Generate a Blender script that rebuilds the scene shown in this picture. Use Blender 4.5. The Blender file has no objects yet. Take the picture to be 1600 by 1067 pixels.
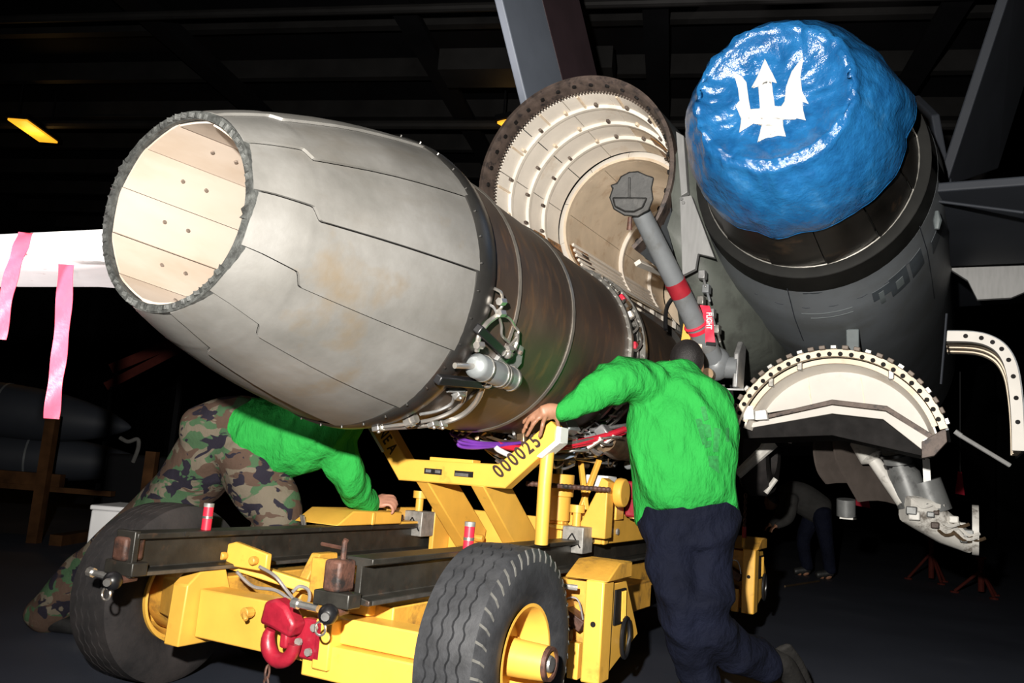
import bpy, bmesh, math, random
from mathutils import Vector, Matrix, noise
R = math.radians
random.seed(7)
SC = bpy.context.scene
COL = SC.collection

# ------------------------------------------------------------------ camera, world, lights, exposure
F_PX, CAM_H, PITCH, ROLL = 1342.0, 1.04, R(8.5), R(4.45)
_F = Vector((0, math.cos(PITCH), math.sin(PITCH)))
_U = Vector((0, -math.sin(PITCH), math.cos(PITCH)))
CR = math.cos(ROLL) * Vector((1, 0, 0)) + math.sin(ROLL) * _U
CD = math.sin(ROLL) * Vector((1, 0, 0)) - math.cos(ROLL) * _U
CAMP = Vector((0, 0, CAM_H))
cam_d = bpy.data.cameras.new('camera'); cam_d.sensor_width = 36.0; cam_d.lens = F_PX / 1600 * 36.0
cam_d.clip_start = 0.05; cam_d.clip_end = 200
cam = bpy.data.objects.new('camera', cam_d); COL.objects.link(cam)
m = Matrix((CR, -CD, -_F)).transposed().to_4x4(); m.translation = CAMP
cam.matrix_world = m; SC.camera = cam

W = bpy.data.worlds.new('world'); SC.world = W; W.use_nodes = True
W.node_tree.nodes['Background'].inputs[0].default_value = (0.35, 0.5, 0.9, 1)
W.node_tree.nodes['Background'].inputs[1].default_value = 0.004

def lamp(name, kind, loc, energy, col, target=None, size=0.1, cone=None, blend=1.0):
    d = bpy.data.lights.new(name, kind); d.energy = energy; d.color = col
    if kind == 'AREA': d.size = size
    else: d.shadow_soft_size = size
    if cone: d.spot_size = R(cone); d.spot_blend = blend
    o = bpy.data.objects.new(name, d); COL.objects.link(o); o.location = loc
    if target is not None:
        o.rotation_euler = (Vector(target) - Vector(loc)).to_track_quat('-Z', 'Y').to_euler()
    return o
# the photographer's flash, held up and to the left of the lens
lamp('camera_flash', 'SPOT', (-0.30, -0.05, 1.45), 2050, (1.0, 0.955, 0.88), (0.75, 5.2, 2.15), 0.035, 112, 1.0)
# a flood lamp of the hangar out of view on the left
lamp('flood_lamp', 'SPOT', (-3.9, 1.5, 0.45), 1500, (1.0, 0.92, 0.88), (-1.95, 3.1, 1.70), 0.12, 34, 0.7)
SC.view_settings.view_transform = 'Standard'; SC.view_settings.look = 'None'
SC.view_settings.exposure = 0.0; SC.view_settings.gamma = 1.0; SC.view_settings.use_curve_mapping = False

# ------------------------------------------------------------------ frames and helpers
YAW = R(28)
E0 = Vector((-1.026, 2.469, 0))
EU = Vector((math.sin(YAW), math.cos(YAW), 0)); EV = Vector((math.cos(YAW), -math.sin(YAW), 0))
def at(x, y, d):                      # a point of the place, from where the photo shows it and its distance
    return CAMP + (_F + (x - 800) / F_PX * CR + (y - 533.5) / F_PX * CD) * d
def toL(p):
    d = Vector(p) - E0
    return Vector((d.dot(EV), d.dot(EU), d.z))
def onU(x, y, u):
    o = toL(CAMP); r = at(x, y, 1) - CAMP; d = Vector((r.dot(EV), r.dot(EU), r.z))
    return o + d * ((u - o.y) / d.y)
def onV(x, y, v):
    o = toL(CAMP); r = at(x, y, 1) - CAMP; d = Vector((r.dot(EV), r.dot(EU), r.z))
    return o + d * ((v - o.x) / d.x)
def toW(p): return E0 + EV * p[0] + EU * p[1] + Vector((0, 0, p[2]))

ORG = {}
def tag(o, label=None, cat=None, group=None, kind=None):
    if label: o['label'] = label
    if cat: o['category'] = cat
    if group: o['group'] = group
    if kind: o['kind'] = kind
    return o
def thing(name, label, cat, org=(0, 0, 0), frame='W', group=None, rz=0.0):
    o = bpy.data.objects.new(name, None); COL.objects.link(o); org = Vector(org)
    o.empty_display_size = 0.1
    if frame == 'L': o.location = toW(org); o.rotation_euler = (0, 0, -YAW)
    else: o.location = org; o.rotation_euler = (0, 0, rz)
    ORG[o.name] = org
    return tag(o, label, cat, group)

class MB:
    def __init__(s): s.v = []; s.f = []
    def add(s, vs, fs):
        n = len(s.v); s.v += [Vector(p) for p in vs]; s.f += [tuple(i + n for i in f) for f in fs]; return s
    def box(s, c, sz, ax=None):
        c = Vector(c); X, Y, Z = ax or (Vector((1, 0, 0)), Vector((0, 1, 0)), Vector((0, 0, 1)))
        vs = [c + X * (sz[0] / 2 * i) + Y * (sz[1] / 2 * j) + Z * (sz[2] / 2 * k) for i in (-1, 1) for j in (-1, 1) for k in (-1, 1)]
        return s.add(vs, [(0, 1, 3, 2), (4, 6, 7, 5), (0, 4, 5, 1), (2, 3, 7, 6), (0, 2, 6, 4), (1, 5, 7, 3)])
    def span(s, a, b):
        return s.box([(a[i] + b[i]) / 2 for i in range(3)], [abs(b[i] - a[i]) for i in range(3)])
    def beam(s, p, q, w, h, up=(0, 0, 1)):
        p = Vector(p); q = Vector(q); X = (q - p); L = X.length; X.normalize(); up = Vector(up)
        Y = up.cross(X); Y.normalize(); Z = X.cross(Y)
        return s.box((p + q) / 2, (L, w, h), (X, Y, Z))
    def tube(s, pts, r, n=8, closed=False, cap=True):
        pts = [Vector(p) for p in pts]; k = len(pts); rr = r if isinstance(r, (list, tuple)) else [r] * k
        vs = []; prev = None
        for i, p in enumerate(pts):
            a = pts[i - 1] if i > 0 else (pts[-1] if closed else p); b = pts[(i + 1) % k] if (i < k - 1 or closed) else p
            t = (b - a); t = t.normalized() if t.length > 1e-9 else Vector((0, 0, 1))
            if prev is None: prev = t.orthogonal().normalized()
            prev = (prev - t * prev.dot(t)); prev = prev.normalized() if prev.length > 1e-6 else t.orthogonal().normalized()
            bi = t.cross(prev)
            for j in range(n):
                a_ = 2 * math.pi * j / n; vs.append(p + (prev * math.cos(a_) + bi * math.sin(a_)) * rr[i])
        fs = []
        for i in range(k if closed else k - 1):
            for j in range(n):
                i2 = (i + 1) % k; fs.append((i * n + j, i * n + (j + 1) % n, i2 * n + (j + 1) % n, i2 * n + j))
        if cap and not closed: fs += [tuple(range(n))[::-1], tuple((k - 1) * n + j for j in range(n))]
        return s.add(vs, fs)
    def lathe(s, prof, c=(0, 0, 0), n=48, a0=0.0, a1=2 * math.pi, closed_prof=False, axis='u'):
        full = abs(a1 - a0 - 2 * math.pi) < 1e-6; m_ = n if full else n + 1; vs = []
        for i in range(m_):
            a = a0 + (a1 - a0) * i / n; ca, sa = math.cos(a), math.sin(a)
            for (u, r) in prof:
                if axis == 'u': vs.append((c[0] + r * ca, c[1] + u, c[2] + r * sa))
                elif axis == 'v': vs.append((c[0] + u, c[1] + r * ca, c[2] + r * sa))
                else: vs.append((c[0] + r * ca, c[1] + r * sa, c[2] + u))
        k = len(prof); fs = []
        for i in range(n):
            i2 = (i + 1) % m_
            for j in range(k if closed_prof else k - 1):
                j2 = (j + 1) % k
                fs.append((i * k + j, i2 * k + j, i2 * k + j2, i * k + j2))
        return s.add(vs, fs)
    def prism(s, poly, fn):
        n = len(poly); vs = [fn(a, b, 0) for a, b in poly] + [fn(a, b, 1) for a, b in poly]
        return s.add(vs, [tuple(range(n))[::-1], tuple(range(n, 2 * n))] + [(i, (i + 1) % n, n + (i + 1) % n, n + i) for i in range(n)])
    def ball(s, c, r, nu=12, nv=8):
        c = Vector(c); r = r if isinstance(r, (list, tuple)) else (r, r, r); vs = []; fs = []
        for i in range(nv + 1):
            t = math.pi * i / nv
            for j in range(nu):
                p = 2 * math.pi * j / nu; vs.append(c + Vector((r[0] * math.sin(t) * math.cos(p), r[1] * math.sin(t) * math.sin(p), r[2] * math.cos(t))))
        for i in range(nv):
            for j in range(nu): fs.append((i * nu + j, i * nu + (j + 1) % nu, (i + 1) * nu + (j + 1) % nu, (i + 1) * nu + j))
        return s.add(vs, fs)
    def grid(s, fn, nu, nv, thick=None):
        """fn(i/nu, j/nv, layer) -> point; closed slab when thick"""
        lay = 2 if thick else 1; vs = []
        for l in range(lay):
            for i in range(nu + 1):
                for j in range(nv + 1): vs.append(fn(i / nu, j / nv, l))
        k = (nu + 1) * (nv + 1); g = lambda i, j, l: l * k + i * (nv + 1) + j; fs = []
        for i in range(nu):
            for j in range(nv):
                fs.append((g(i, j, 0), g(i + 1, j, 0), g(i + 1, j + 1, 0), g(i, j + 1, 0)))
                if thick: fs.append((g(i, j, 1), g(i, j + 1, 1), g(i + 1, j + 1, 1), g(i + 1, j, 1)))
        if thick:
            for i in range(nu):
                fs += [(g(i, 0, 0), g(i, 0, 1), g(i + 1, 0, 1), g(i + 1, 0, 0)), (g(i, nv, 0), g(i + 1, nv, 0), g(i + 1, nv, 1), g(i, nv, 1))]
            for j in range(nv):
                fs += [(g(0, j, 0), g(0, j + 1, 0), g(0, j + 1, 1), g(0, j, 1)), (g(nu, j, 0), g(nu, j, 1), g(nu, j + 1, 1), g(nu, j + 1, 0))]
        return s.add(vs, fs)
    def xf(s, fn): s.v = [fn(p) for p in s.v]; return s

def build(mb, name, mat, parent=None, org=(0, 0, 0), frame='W', smooth=35, bevel=0.0, kind=None, rot=0.0):
    me = bpy.data.meshes.new(name)
    o_ = ORG[parent.name] if parent is not None else Vector(org)
    me.from_pydata([p - o_ for p in mb.v], [], mb.f)
    bm = bmesh.new(); bm.from_mesh(me); bmesh.ops.remove_doubles(bm, verts=bm.verts, dist=1e-5)
    bmesh.ops.recalc_face_normals(bm, faces=bm.faces); bm.to_mesh(me); bm.free()
    if smooth:
        me.polygons.foreach_set('use_smooth', [True] * len(me.polygons))
        me.set_sharp_from_angle(angle=R(smooth))
    me.materials.append(M[mat] if isinstance(mat, str) else mat)
    o = bpy.data.objects.new(name, me); COL.objects.link(o)
    if parent is not None: o.parent = parent
    else:
        if frame == 'L': o.location = toW(org); o.rotation_euler = (0, 0, -YAW)
        else: o.location = Vector(org); o.rotation_euler = (0, 0, rot)
    ORG[o.name] = o_
    if bevel:
        b = o.modifiers.new('bevel', 'BEVEL'); b.width = bevel; b.segments = 2; b.limit_method = 'ANGLE'; b.angle_limit = R(40)
    if kind: o['kind'] = kind
    return o
def same(o, parent, mtx):
    """another piece that shares the mesh of o, placed by a matrix in its parent's space"""
    c = bpy.data.objects.new(o.name.split('.')[0], o.data); COL.objects.link(c); c.parent = parent; c.matrix_local = mtx
    ORG[c.name] = ORG[o.name]; return c

def spline(pts, n=6):
    pts = [Vector(p) for p in pts]; out = []
    for i in range(len(pts) - 1):
        p0 = pts[max(i - 1, 0)]; p1 = pts[i]; p2 = pts[i + 1]; p3 = pts[min(i + 2, len(pts) - 1)]
        for k in range(n):
            t = k / n
            out.append(0.5 * ((2 * p1) + (p2 - p0) * t + (2 * p0 - 5 * p1 + 4 * p2 - p3) * t * t + (3 * p1 - p0 - 3 * p2 + p3) * t ** 3))
    return out + [pts[-1]]

# ------------------------------------------------------------------ materials
M = {}
def nodes_of(name):
    mt = bpy.data.materials.new(name); mt.use_nodes = True; nt = mt.node_tree
    M[name] = mt
    return nt, nt.nodes['Principled BSDF']
def tex(nt, scale, detail=4, rough=0.55, obj=True, sc=(1, 1, 1)):
    tc = nt.nodes.new('ShaderNodeTexCoord'); mp = nt.nodes.new('ShaderNodeMapping'); mp.inputs['Scale'].default_value = sc
    nt.links.new(tc.outputs['Object'], mp.inputs[0])
    n = nt.nodes.new('ShaderNodeTexNoise'); n.inputs['Scale'].default_value = scale; n.inputs['Detail'].default_value = detail
    n.inputs['Roughness'].default_value = rough; nt.links.new(mp.outputs[0], n.inputs['Vector'])
    return n
def ramp(nt, src, stops, const=False):
    r = nt.nodes.new('ShaderNodeValToRGB'); nt.links.new(src, r.inputs[0]); e = r.color_ramp.elements
    while len(e) < len(stops): e.new(0.5)
    for el, (p, c) in zip(e, stops): el.position = p; el.color = (c[0], c[1], c[2], 1)
    if const: r.color_ramp.interpolation = 'CONSTANT'
    return r.outputs[0]
def mix(nt, fac, a, b):
    x = nt.nodes.new('ShaderNodeMix'); x.data_type = 'RGBA'
    if isinstance(fac, (int, float)): x.inputs[0].default_value = fac
    else: nt.links.new(fac, x.inputs[0])
    for s, i in ((a, 6), (b, 7)):
        if isinstance(s, tuple): x.inputs[i].default_value = (s[0], s[1], s[2], 1)
        else: nt.links.new(s, x.inputs[i])
    return x.outputs[2]
def bump(nt, b, src, strength=0.3, dist=0.01):
    n = nt.nodes.new('ShaderNodeBump'); n.inputs['Strength'].default_value = strength; n.inputs['Distance'].default_value = dist
    nt.links.new(src, n.inputs['Height']); nt.links.new(n.outputs[0], b.inputs['Normal'])
def mat(name, col, rough=0.5, metal=0.0, var=0.25, scale=9, dirt=None, dscale=5, dlo=0.55, dhi=0.72, bmp=0.0, bscale=60, spec=0.5, sc=(1, 1, 1), emit=None, sheen=0):
    nt, b = nodes_of(name)
    n = tex(nt, scale, 5, sc=sc)
    lo = tuple(c * (1 - var) for c in col); hi = tuple(min(1, c * (1 + var)) for c in col)
    c = ramp(nt, n.outputs['Fac'], [(0.3, lo), (0.7, hi)])
    if dirt:
        d = tex(nt, dscale, 8, 0.65); f = ramp(nt, d.outputs['Fac'], [(dlo, (0, 0, 0)), (dhi, (1, 1, 1))])
        c = mix(nt, f, c, dirt)
    nt.links.new(c, b.inputs['Base Color'])
    b.inputs['Roughness'].default_value = rough; b.inputs['Metallic'].default_value = metal; b.inputs['Specular IOR Level'].default_value = spec
    if sheen: b.inputs['Sheen Weight'].default_value = sheen
    if bmp:
        n2 = tex(nt, bscale, 4); bump(nt, b, n2.outputs['Fac'], bmp)
    if emit:
        b.inputs['Emission Color'].default_value = (emit[0], emit[1], emit[2], 1); b.inputs['Emission Strength'].default_value = emit[3]
    return M[name]

mat('yellow', (0.74, 0.405, 0.062), 0.42, 0, 0.12, 4, dirt=(0.30, 0.17, 0.03), dscale=7, dlo=0.62, dhi=0.80, bmp=0.06, bscale=40)
mat('yellow_worn', (0.60, 0.31, 0.045), 0.5, 0, 0.2, 6, dirt=(0.16, 0.09, 0.03), dscale=9, dlo=0.52, dhi=0.72, bmp=0.12, bscale=50)
mat('rail_dark', (0.030, 0.028, 0.024), 0.42, 0.3, 0.35, 12, dirt=(0.075, 0.045, 0.03), dscale=14, dlo=0.6, dhi=0.75, bmp=0.08)
mat('rail_edge', (0.20, 0.20, 0.19), 0.38, 0.8, 0.3, 20)
mat('rust', (0.085, 0.038, 0.026), 0.6, 0.2, 0.5, 18, dirt=(0.02, 0.016, 0.015), dscale=20, dlo=0.5, dhi=0.65, bmp=0.25)
mat('black', (0.008, 0.008, 0.009), 0.35, 0, 0.3)
mat('black_matte', (0.012, 0.011, 0.011), 0.75, 0, spec=0.12, var=0.4, scale=12)
mat('steel', (0.50, 0.49, 0.47), 0.32, 0.85, 0.25, 25)
mat('steel_dull', (0.28, 0.28, 0.28), 0.42, 0.6, 0.25, 25)
mat('galvanized', (0.30, 0.29, 0.27), 0.5, 0.4, 0.3, 30, bmp=0.1)
mat('red_paint', (0.27, 0.010, 0.024), 0.4, 0, 0.3, 12, dirt=(0.07, 0.014, 0.014), dscale=16, dlo=0.58, dhi=0.72, bmp=0.12)
mat('red_band', (0.28, 0.012, 0.022), 0.5, 0, 0.25)
mat('red_plastic', (0.62, 0.02, 0.045), 0.4, 0, 0.15)
mat('red_fabric', (0.75, 0.02, 0.055), 0.6, 0, 0.12, 30, bmp=0.15, bscale=25)
mat('white_paint', (0.82, 0.82, 0.80), 0.45, 0, 0.06, 8, dirt=(0.5, 0.48, 0.46), dscale=9, dlo=0.62, dhi=0.8)
mat('wing_white', (0.85, 0.83, 0.86), 0.4, 0, 0.05, 8, dirt=(0.30, 0.04, 0.06), dscale=11, dlo=0.64, dhi=0.68)
mat('stencil', (0.030, 0.014, 0.008), 0.6, 0, 0.2)
mat('flag_text', (0.85, 0.78, 0.78), 0.6, 0, 0.1)
mat('tire', (0.021, 0.022, 0.025), 0.62, 0, 0.35, 20, dirt=(0.045, 0.046, 0.05), dscale=6, dlo=0.45, dhi=0.75, bmp=0.12, bscale=90)
mat('tire_old', (0.024, 0.023, 0.024), 0.7, 0, spec=0.12, var=0.3, scale=6, dirt=(0.05, 0.042, 0.04), dscale=3, dlo=0.4, dhi=0.8, bmp=0.15, bscale=60)
mat('lug_worn', (0.10, 0.098, 0.09), 0.7, 0, 0.3, 20)
mat('purple', (0.13, 0.03, 0.28), 0.4, 0, 0.15)
mat('hose_white', (0.75, 0.72, 0.75), 0.5, 0, 0.1)
mat('hose_blue', (0.22, 0.28, 0.36), 0.45, 0, 0.15)
mat('cable_grey', (0.35, 0.34, 0.34), 0.4, 0.5, 0.2)
mat('liner_white', (0.80, 0.74, 0.66), 0.55, 0, 0.07, 5, dirt=(0.52, 0.38, 0.24), dscale=4, dlo=0.60, dhi=0.85, bmp=0.05)
mat('liner_cream', (0.70, 0.58, 0.44), 0.55, 0, 0.14, 4, dirt=(0.40, 0.22, 0.09), dscale=5, dlo=0.55, dhi=0.8, bmp=0.06)
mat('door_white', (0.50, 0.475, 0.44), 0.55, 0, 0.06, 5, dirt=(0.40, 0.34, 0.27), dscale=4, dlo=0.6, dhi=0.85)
mat('amber', (0.30, 0.13, 0.03), 0.45, 0.2, 0.5, 22, dirt=(0.06, 0.03, 0.015), dscale=30, dlo=0.5, dhi=0.6, bmp=0.3)
mat('lip_brown', (0.085, 0.062, 0.052), 0.6, 0.25, 0.4, 14, dirt=(0.025, 0.02, 0.02), dscale=18, dlo=0.52, dhi=0.66, bmp=0.2)
mat('hull_grey', (0.105, 0.116, 0.128), 0.5, 0, 0.12, 2.2, dirt=(0.075, 0.078, 0.076), dscale=2.5, dlo=0.45, dhi=0.75, bmp=0.03)
mat('hull_dark', (0.022, 0.025, 0.032), 0.6, 0, 0.15, 2, spec=0.2)
mat('hull_green', (0.075, 0.082, 0.072), 0.5, 0, 0.2, 5, dirt=(0.045, 0.047, 0.042), dscale=6, dlo=0.5, dhi=0.7, bmp=0.06)
mat('hull_light', (0.22, 0.22, 0.22), 0.5, 0, 0.1, 8, sc=(6, 1, 1))
mat('fin_grey', (0.135, 0.155, 0.195), 0.55, 0, 0.1, 3)
mat('maroon', (0.035, 0.020, 0.025), 0.6, 0, 0.2, 3)
mat('insignia', (0.034, 0.042, 0.050), 0.6, 0, 0.25, 10)
mat('insignia_light', (0.085, 0.10, 0.105), 0.6, 0, 0.2, 10)
mat('soot', (0.006, 0.006, 0.0055), 0.6, 0.0, 0.4, 8, spec=0.15)
mat('soot_petal', (0.014, 0.012, 0.010), 0.4, 0.5, 0.5, 6, dirt=(0.075, 0.045, 0.025), dscale=7, dlo=0.58, dhi=0.75)
mat('hook_grey', (0.165, 0.175, 0.185), 0.42, 0.15, 0.12, 6, dirt=(0.12, 0.12, 0.115), dscale=8, dlo=0.5, dhi=0.7)
mat('shoe_metal', (0.015, 0.0145, 0.014), 0.6, 0.1, 0.4, 16, dirt=(0.042, 0.040, 0.038), dscale=14, dlo=0.5, dhi=0.7, bmp=0.3, bscale=30)
mat('emblem_white', (0.60, 0.58, 0.55), 0.55, 0, 0.06, 30, dirt=(0.6, 0.58, 0.55), dscale=12, dlo=0.6, dhi=0.8, bmp=0.1)
mat('seal_grey', (0.045, 0.047, 0.045), 0.6, 0.2, 0.6, 40, bmp=0.4, bscale=80)
mat('shroud_dark', (0.060, 0.058, 0.055), 0.33, 0.75, 0.25, 5, dirt=(0.06, 0.035, 0.025), dscale=4)
mat('flange_metal', (0.26, 0.25, 0.23), 0.35, 0.8, 0.35, 30)
mat('band_metal', (0.22, 0.20, 0.175), 0.35, 0.75, 0.2, 12)
mat('pipe_bright', (0.55, 0.52, 0.48), 0.28, 0.85, 0.2, 15)
mat('pipe_bronze', (0.22, 0.15, 0.09), 0.35, 0.75, 0.4, 15)
mat('act_grey', (0.20, 0.215, 0.22), 0.38, 0.4, 0.15, 15)
mat('stud', (0.14, 0.11, 0.09), 0.6, 0.2, 0.2)
mat('skin_tan', (0.42, 0.20, 0.135), 0.5, 0, 0.12, 14, bmp=0.08, bscale=90)
mat('skin_brown', (0.30, 0.145, 0.085), 0.5, 0, 0.15, 14, bmp=0.08, bscale=90)
mat('hair', (0.010, 0.008, 0.008), 0.6, 0, 0.4, 90, bmp=0.4, bscale=220)
mat('boot', (0.016, 0.016, 0.016), 0.45, 0, 0.4, 14, bmp=0.2, bscale=40)
mat('boot_dusty', (0.020, 0.019, 0.018), 0.85, 0, 0.3, 18, spec=0.1, bmp=0.3, bscale=50)
mat('orange_glow', (0.9, 0.5, 0.1), 0.5, emit=(1.0, 0.42, 0.02, 1.15))
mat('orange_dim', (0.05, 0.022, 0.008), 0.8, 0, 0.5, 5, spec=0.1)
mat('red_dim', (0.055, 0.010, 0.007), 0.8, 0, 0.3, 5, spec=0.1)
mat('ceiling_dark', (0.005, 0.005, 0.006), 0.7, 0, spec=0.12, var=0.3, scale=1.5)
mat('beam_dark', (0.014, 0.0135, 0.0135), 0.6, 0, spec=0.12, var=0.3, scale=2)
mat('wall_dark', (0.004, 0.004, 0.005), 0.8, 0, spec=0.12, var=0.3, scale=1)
mat('gear_white', (0.62, 0.60, 0.56), 0.45, 0, 0.15, 9, dirt=(0.16, 0.14, 0.12), dscale=10, dlo=0.55, dhi=0.68)
mat('gear_grey', (0.16, 0.165, 0.165), 0.45, 0.2, 0.2, 9, dirt=(0.06, 0.06, 0.06), dscale=10)
mat('gear_brown', (0.085, 0.07, 0.062), 0.6, 0, spec=0.12, var=0.25, scale=5)
mat('cloth_grey', (0.09, 0.088, 0.085), 0.85, 0, spec=0.12, var=0.3, scale=9)
mat('box_white', (0.62, 0.62, 0.63), 0.5, 0, 0.05, 6)

# floor: dark non-skid deck
nt, b = nodes_of('deck')
n1 = tex(nt, 0.8, 6); n2 = tex(nt, 160, 3)
c = ramp(nt, n1.outputs['Fac'], [(0.3, (0.022, 0.027, 0.042)), (0.62, (0.040, 0.047, 0.068)), (0.75, (0.075, 0.080, 0.095))])
nt.links.new(c, b.inputs['Base Color']); b.inputs['Roughness'].default_value = 0.55; bump(nt, b, n2.outputs['Fac'], 0.35, 0.004)

# titanium-grey outer petals with streaks, brown heat stains
nt, b = nodes_of('petal_grey')
n1 = tex(nt, 3.2, 7, 0.6); c1 = ramp(nt, n1.outputs['Fac'], [(0.28, (0.095, 0.092, 0.085)), (0.55, (0.142, 0.138, 0.130)), (0.75, (0.185, 0.182, 0.175))])
n3 = tex(nt, 7, 6, 0.6, sc=(1, 0.22, 1)); f3 = ramp(nt, n3.outputs['Fac'], [(0.50, (0, 0, 0)), (0.75, (0.6, 0.6, 0.6))])
c2 = mix(nt, f3, c1, (0.105, 0.095, 0.080))
n4 = tex(nt, 2.1, 5, 0.6); f4 = ramp(nt, n4.outputs['Fac'], [(0.60, (0, 0, 0)), (0.74, (0.75, 0.75, 0.75))])
c3 = mix(nt, f4, c2, (0.125, 0.088, 0.045))
nt.links.new(c3, b.inputs['Base Color']); b.inputs['Roughness'].default_value = 0.5; b.inputs['Metallic'].default_value = 0.25
n5 = tex(nt, 14, 5); bump(nt, b, n5.outputs['Fac'], 0.12, 0.01)
# cream ceramic inner flaps
nt, b = nodes_of('inner_cream')
n1 = tex(nt, 4, 5, sc=(1, 0.3, 1)); c1 = ramp(nt, n1.outputs['Fac'], [(0.25, (0.31, 0.235, 0.17)), (0.5, (0.40, 0.335, 0.28)), (0.8, (0.43, 0.38, 0.335))])
nt.links.new(c1, b.inputs['Base Color']); b.inputs['Roughness'].default_value = 0.6
# brown heat-tinted duct
nt, b = nodes_of('duct_brown')
n1 = tex(nt, 2.0, 6, 0.6); c1 = ramp(nt, n1.outputs['Fac'], [(0.25, (0.030, 0.020, 0.015)), (0.55, (0.060, 0.041, 0.030)), (0.78, (0.105, 0.072, 0.049))])
n2 = tex(nt, 6, 5, sc=(1, 3, 1)); f2 = ramp(nt, n2.outputs['Fac'], [(0.52, (0, 0, 0)), (0.75, (0.6, 0.6, 0.6))])
c2 = mix(nt, f2, c1, (0.17, 0.085, 0.035))
nt.links.new(c2, b.inputs['Base Color']); b.inputs['Roughness'].default_value = 0.5; b.inputs['Metallic'].default_value = 0.22
n5 = tex(nt, 70, 3, sc=(1, 0.2, 1)); bump(nt, b, n5.outputs['Fac'], 0.06, 0.005)
# blue coated fabric
nt, b = nodes_of('blue_vinyl')
n1 = tex(nt, 9, 6, 0.6); c1 = ramp(nt, n1.outputs['Fac'], [(0.3, (0.006, 0.060, 0.18)), (0.6, (0.012, 0.110, 0.29)), (0.85, (0.05, 0.19, 0.40))])
nt.links.new(c1, b.inputs['Base Color']); b.inputs['Roughness'].default_value = 0.24; b.inputs['Specular IOR Level'].default_value = 0.75
n5 = tex(nt, 11, 6, 0.6); bump(nt, b, n5.outputs['Fac'], 0.55, 0.03)
# cloths
def cloth(name, col, bstr=0.5, bscale=(7, 7, 3), var=0.2, rough=0.85):
    nt, b = nodes_of(name)
    n1 = tex(nt, 5, 5); c1 = ramp(nt, n1.outputs['Fac'], [(0.3, tuple(x * (1 - var) for x in col)), (0.7, tuple(min(1, x * (1 + var)) for x in col))])
    nt.links.new(c1, b.inputs['Base Color']); b.inputs['Roughness'].default_value = rough; b.inputs['Specular IOR Level'].default_value = 0.12
    n5 = tex(nt, 1.6, 5, 0.55, sc=bscale); bump(nt, b, n5.outputs['Fac'], bstr, 0.06)
cloth('shirt_green', (0.020, 0.265, 0.045), 0.9, (5, 5, 2.2), 0.12)
cloth('trouser_navy', (0.0042, 0.0055, 0.0135), 0.7, (5, 5, 4), 0.3)
# woodland camouflage
nt, b = nodes_of('camo')
def blot(scale, lo, hi, off):
    tc = nt.nodes.new('ShaderNodeTexCoord'); mp = nt.nodes.new('ShaderNodeMapping'); mp.inputs['Location'].default_value = (off, off * 1.7, off * 0.6); mp.inputs['Scale'].default_value = (0.8, 0.8, 1.25)
    nt.links.new(tc.outputs['Object'], mp.inputs[0]); n = nt.nodes.new('ShaderNodeTexNoise'); n.inputs['Scale'].default_value = scale
    n.inputs['Detail'].default_value = 2.5; n.inputs['Roughness'].default_value = 0.5; n.inputs['Distortion'].default_value = 0.7
    nt.links.new(mp.outputs[0], n.inputs['Vector'])
    return ramp(nt, n.outputs['Fac'], [(lo, (0, 0, 0)), (hi, (1, 1, 1))])
c = mix(nt, blot(8.5, 0.49, 0.505, 0.0), (0.125, 0.105, 0.078), (0.042, 0.085, 0.042))
c = mix(nt, blot(8.5, 0.525, 0.54, 3.3), c, (0.070, 0.044, 0.032))
c = mix(nt, blot(10.0, 0.575, 0.59, 7.9), c, (0.014, 0.012, 0.020))
nt.links.new(c, b.inputs['Base Color']); b.inputs['Roughness'].default_value = 0.85; b.inputs['Specular IOR Level'].default_value = 0.2
n5 = tex(nt, 8, 5, sc=(1, 1, 0.7)); bump(nt, b, n5.outputs['Fac'], 0.5, 0.03)

# ------------------------------------------------------------------ the hangar
HY = R(-11)                                        # the hangar is turned a little against the view
def H(x, y, z): return Vector((x * math.cos(HY) - y * math.sin(HY), x * math.sin(HY) + y * math.cos(HY), z))
def hbox(mb, a, b):
    c = H((a[0] + b[0]) / 2, (a[1] + b[1]) / 2, (a[2] + b[2]) / 2)
    return mb.box(c, [abs(b[i] - a[i]) for i in range(3)], (H(1, 0, 0), H(0, 1, 0), Vector((0, 0, 1))))
CZ = 6.6
tag(build(hbox(MB(), (-16, -9, -0.2), (18, 34, 0)), 'floor', 'deck', smooth=0), 'dark blue-grey non-skid hangar deck', kind='structure')
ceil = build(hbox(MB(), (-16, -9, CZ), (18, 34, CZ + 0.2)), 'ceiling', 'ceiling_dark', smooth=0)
tag(ceil, 'black hangar overhead crossed by steel beams', kind='structure')
for i in range(20):                                # cross beams, each with a bottom flange
    y = 4.0 + i * 1.35
    mb = MB(); hbox(mb, (-15.9, y - 0.012, CZ - 0.28), (17.9, y + 0.012, CZ - 0.001)); hbox(mb, (-15.9, y - 0.06, CZ - 0.30), (17.9, y + 0.06, CZ - 0.28))
    build(mb, 'cross_beam', 'beam_dark', ceil, smooth=0)
for x in (-6.4, -3.2, -0.4, 2.6, 6.5, 10.5):
    mb = MB(); hbox(mb, (x - 0.02, -8, CZ - 0.55), (x + 0.02, 33, CZ - 0.3)); hbox(mb, (x - 0.14, -8, CZ - 0.59), (x + 0.14, 33, CZ - 0.55))
    build(mb, 'girder', 'ceiling_dark', ceil, smooth=0)
for (x0, x1, y, z, r) in ((-15, 17, 8.2, CZ - 0.75, 0.05), (-15, 17, 11.4, CZ - 0.7, 0.07), (-9, 3, 14.5, CZ - 0.7, 0.045)):
    build(MB().tube([H(x0, y, z), H(x1, y, z)], r, 10), 'ceiling_pipe', 'beam_dark', ceil)
duct = MB(); hbox(duct, (-3.0, 9.4, CZ - 0.85), (-0.9, 9.9, CZ - 0.58))
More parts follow.
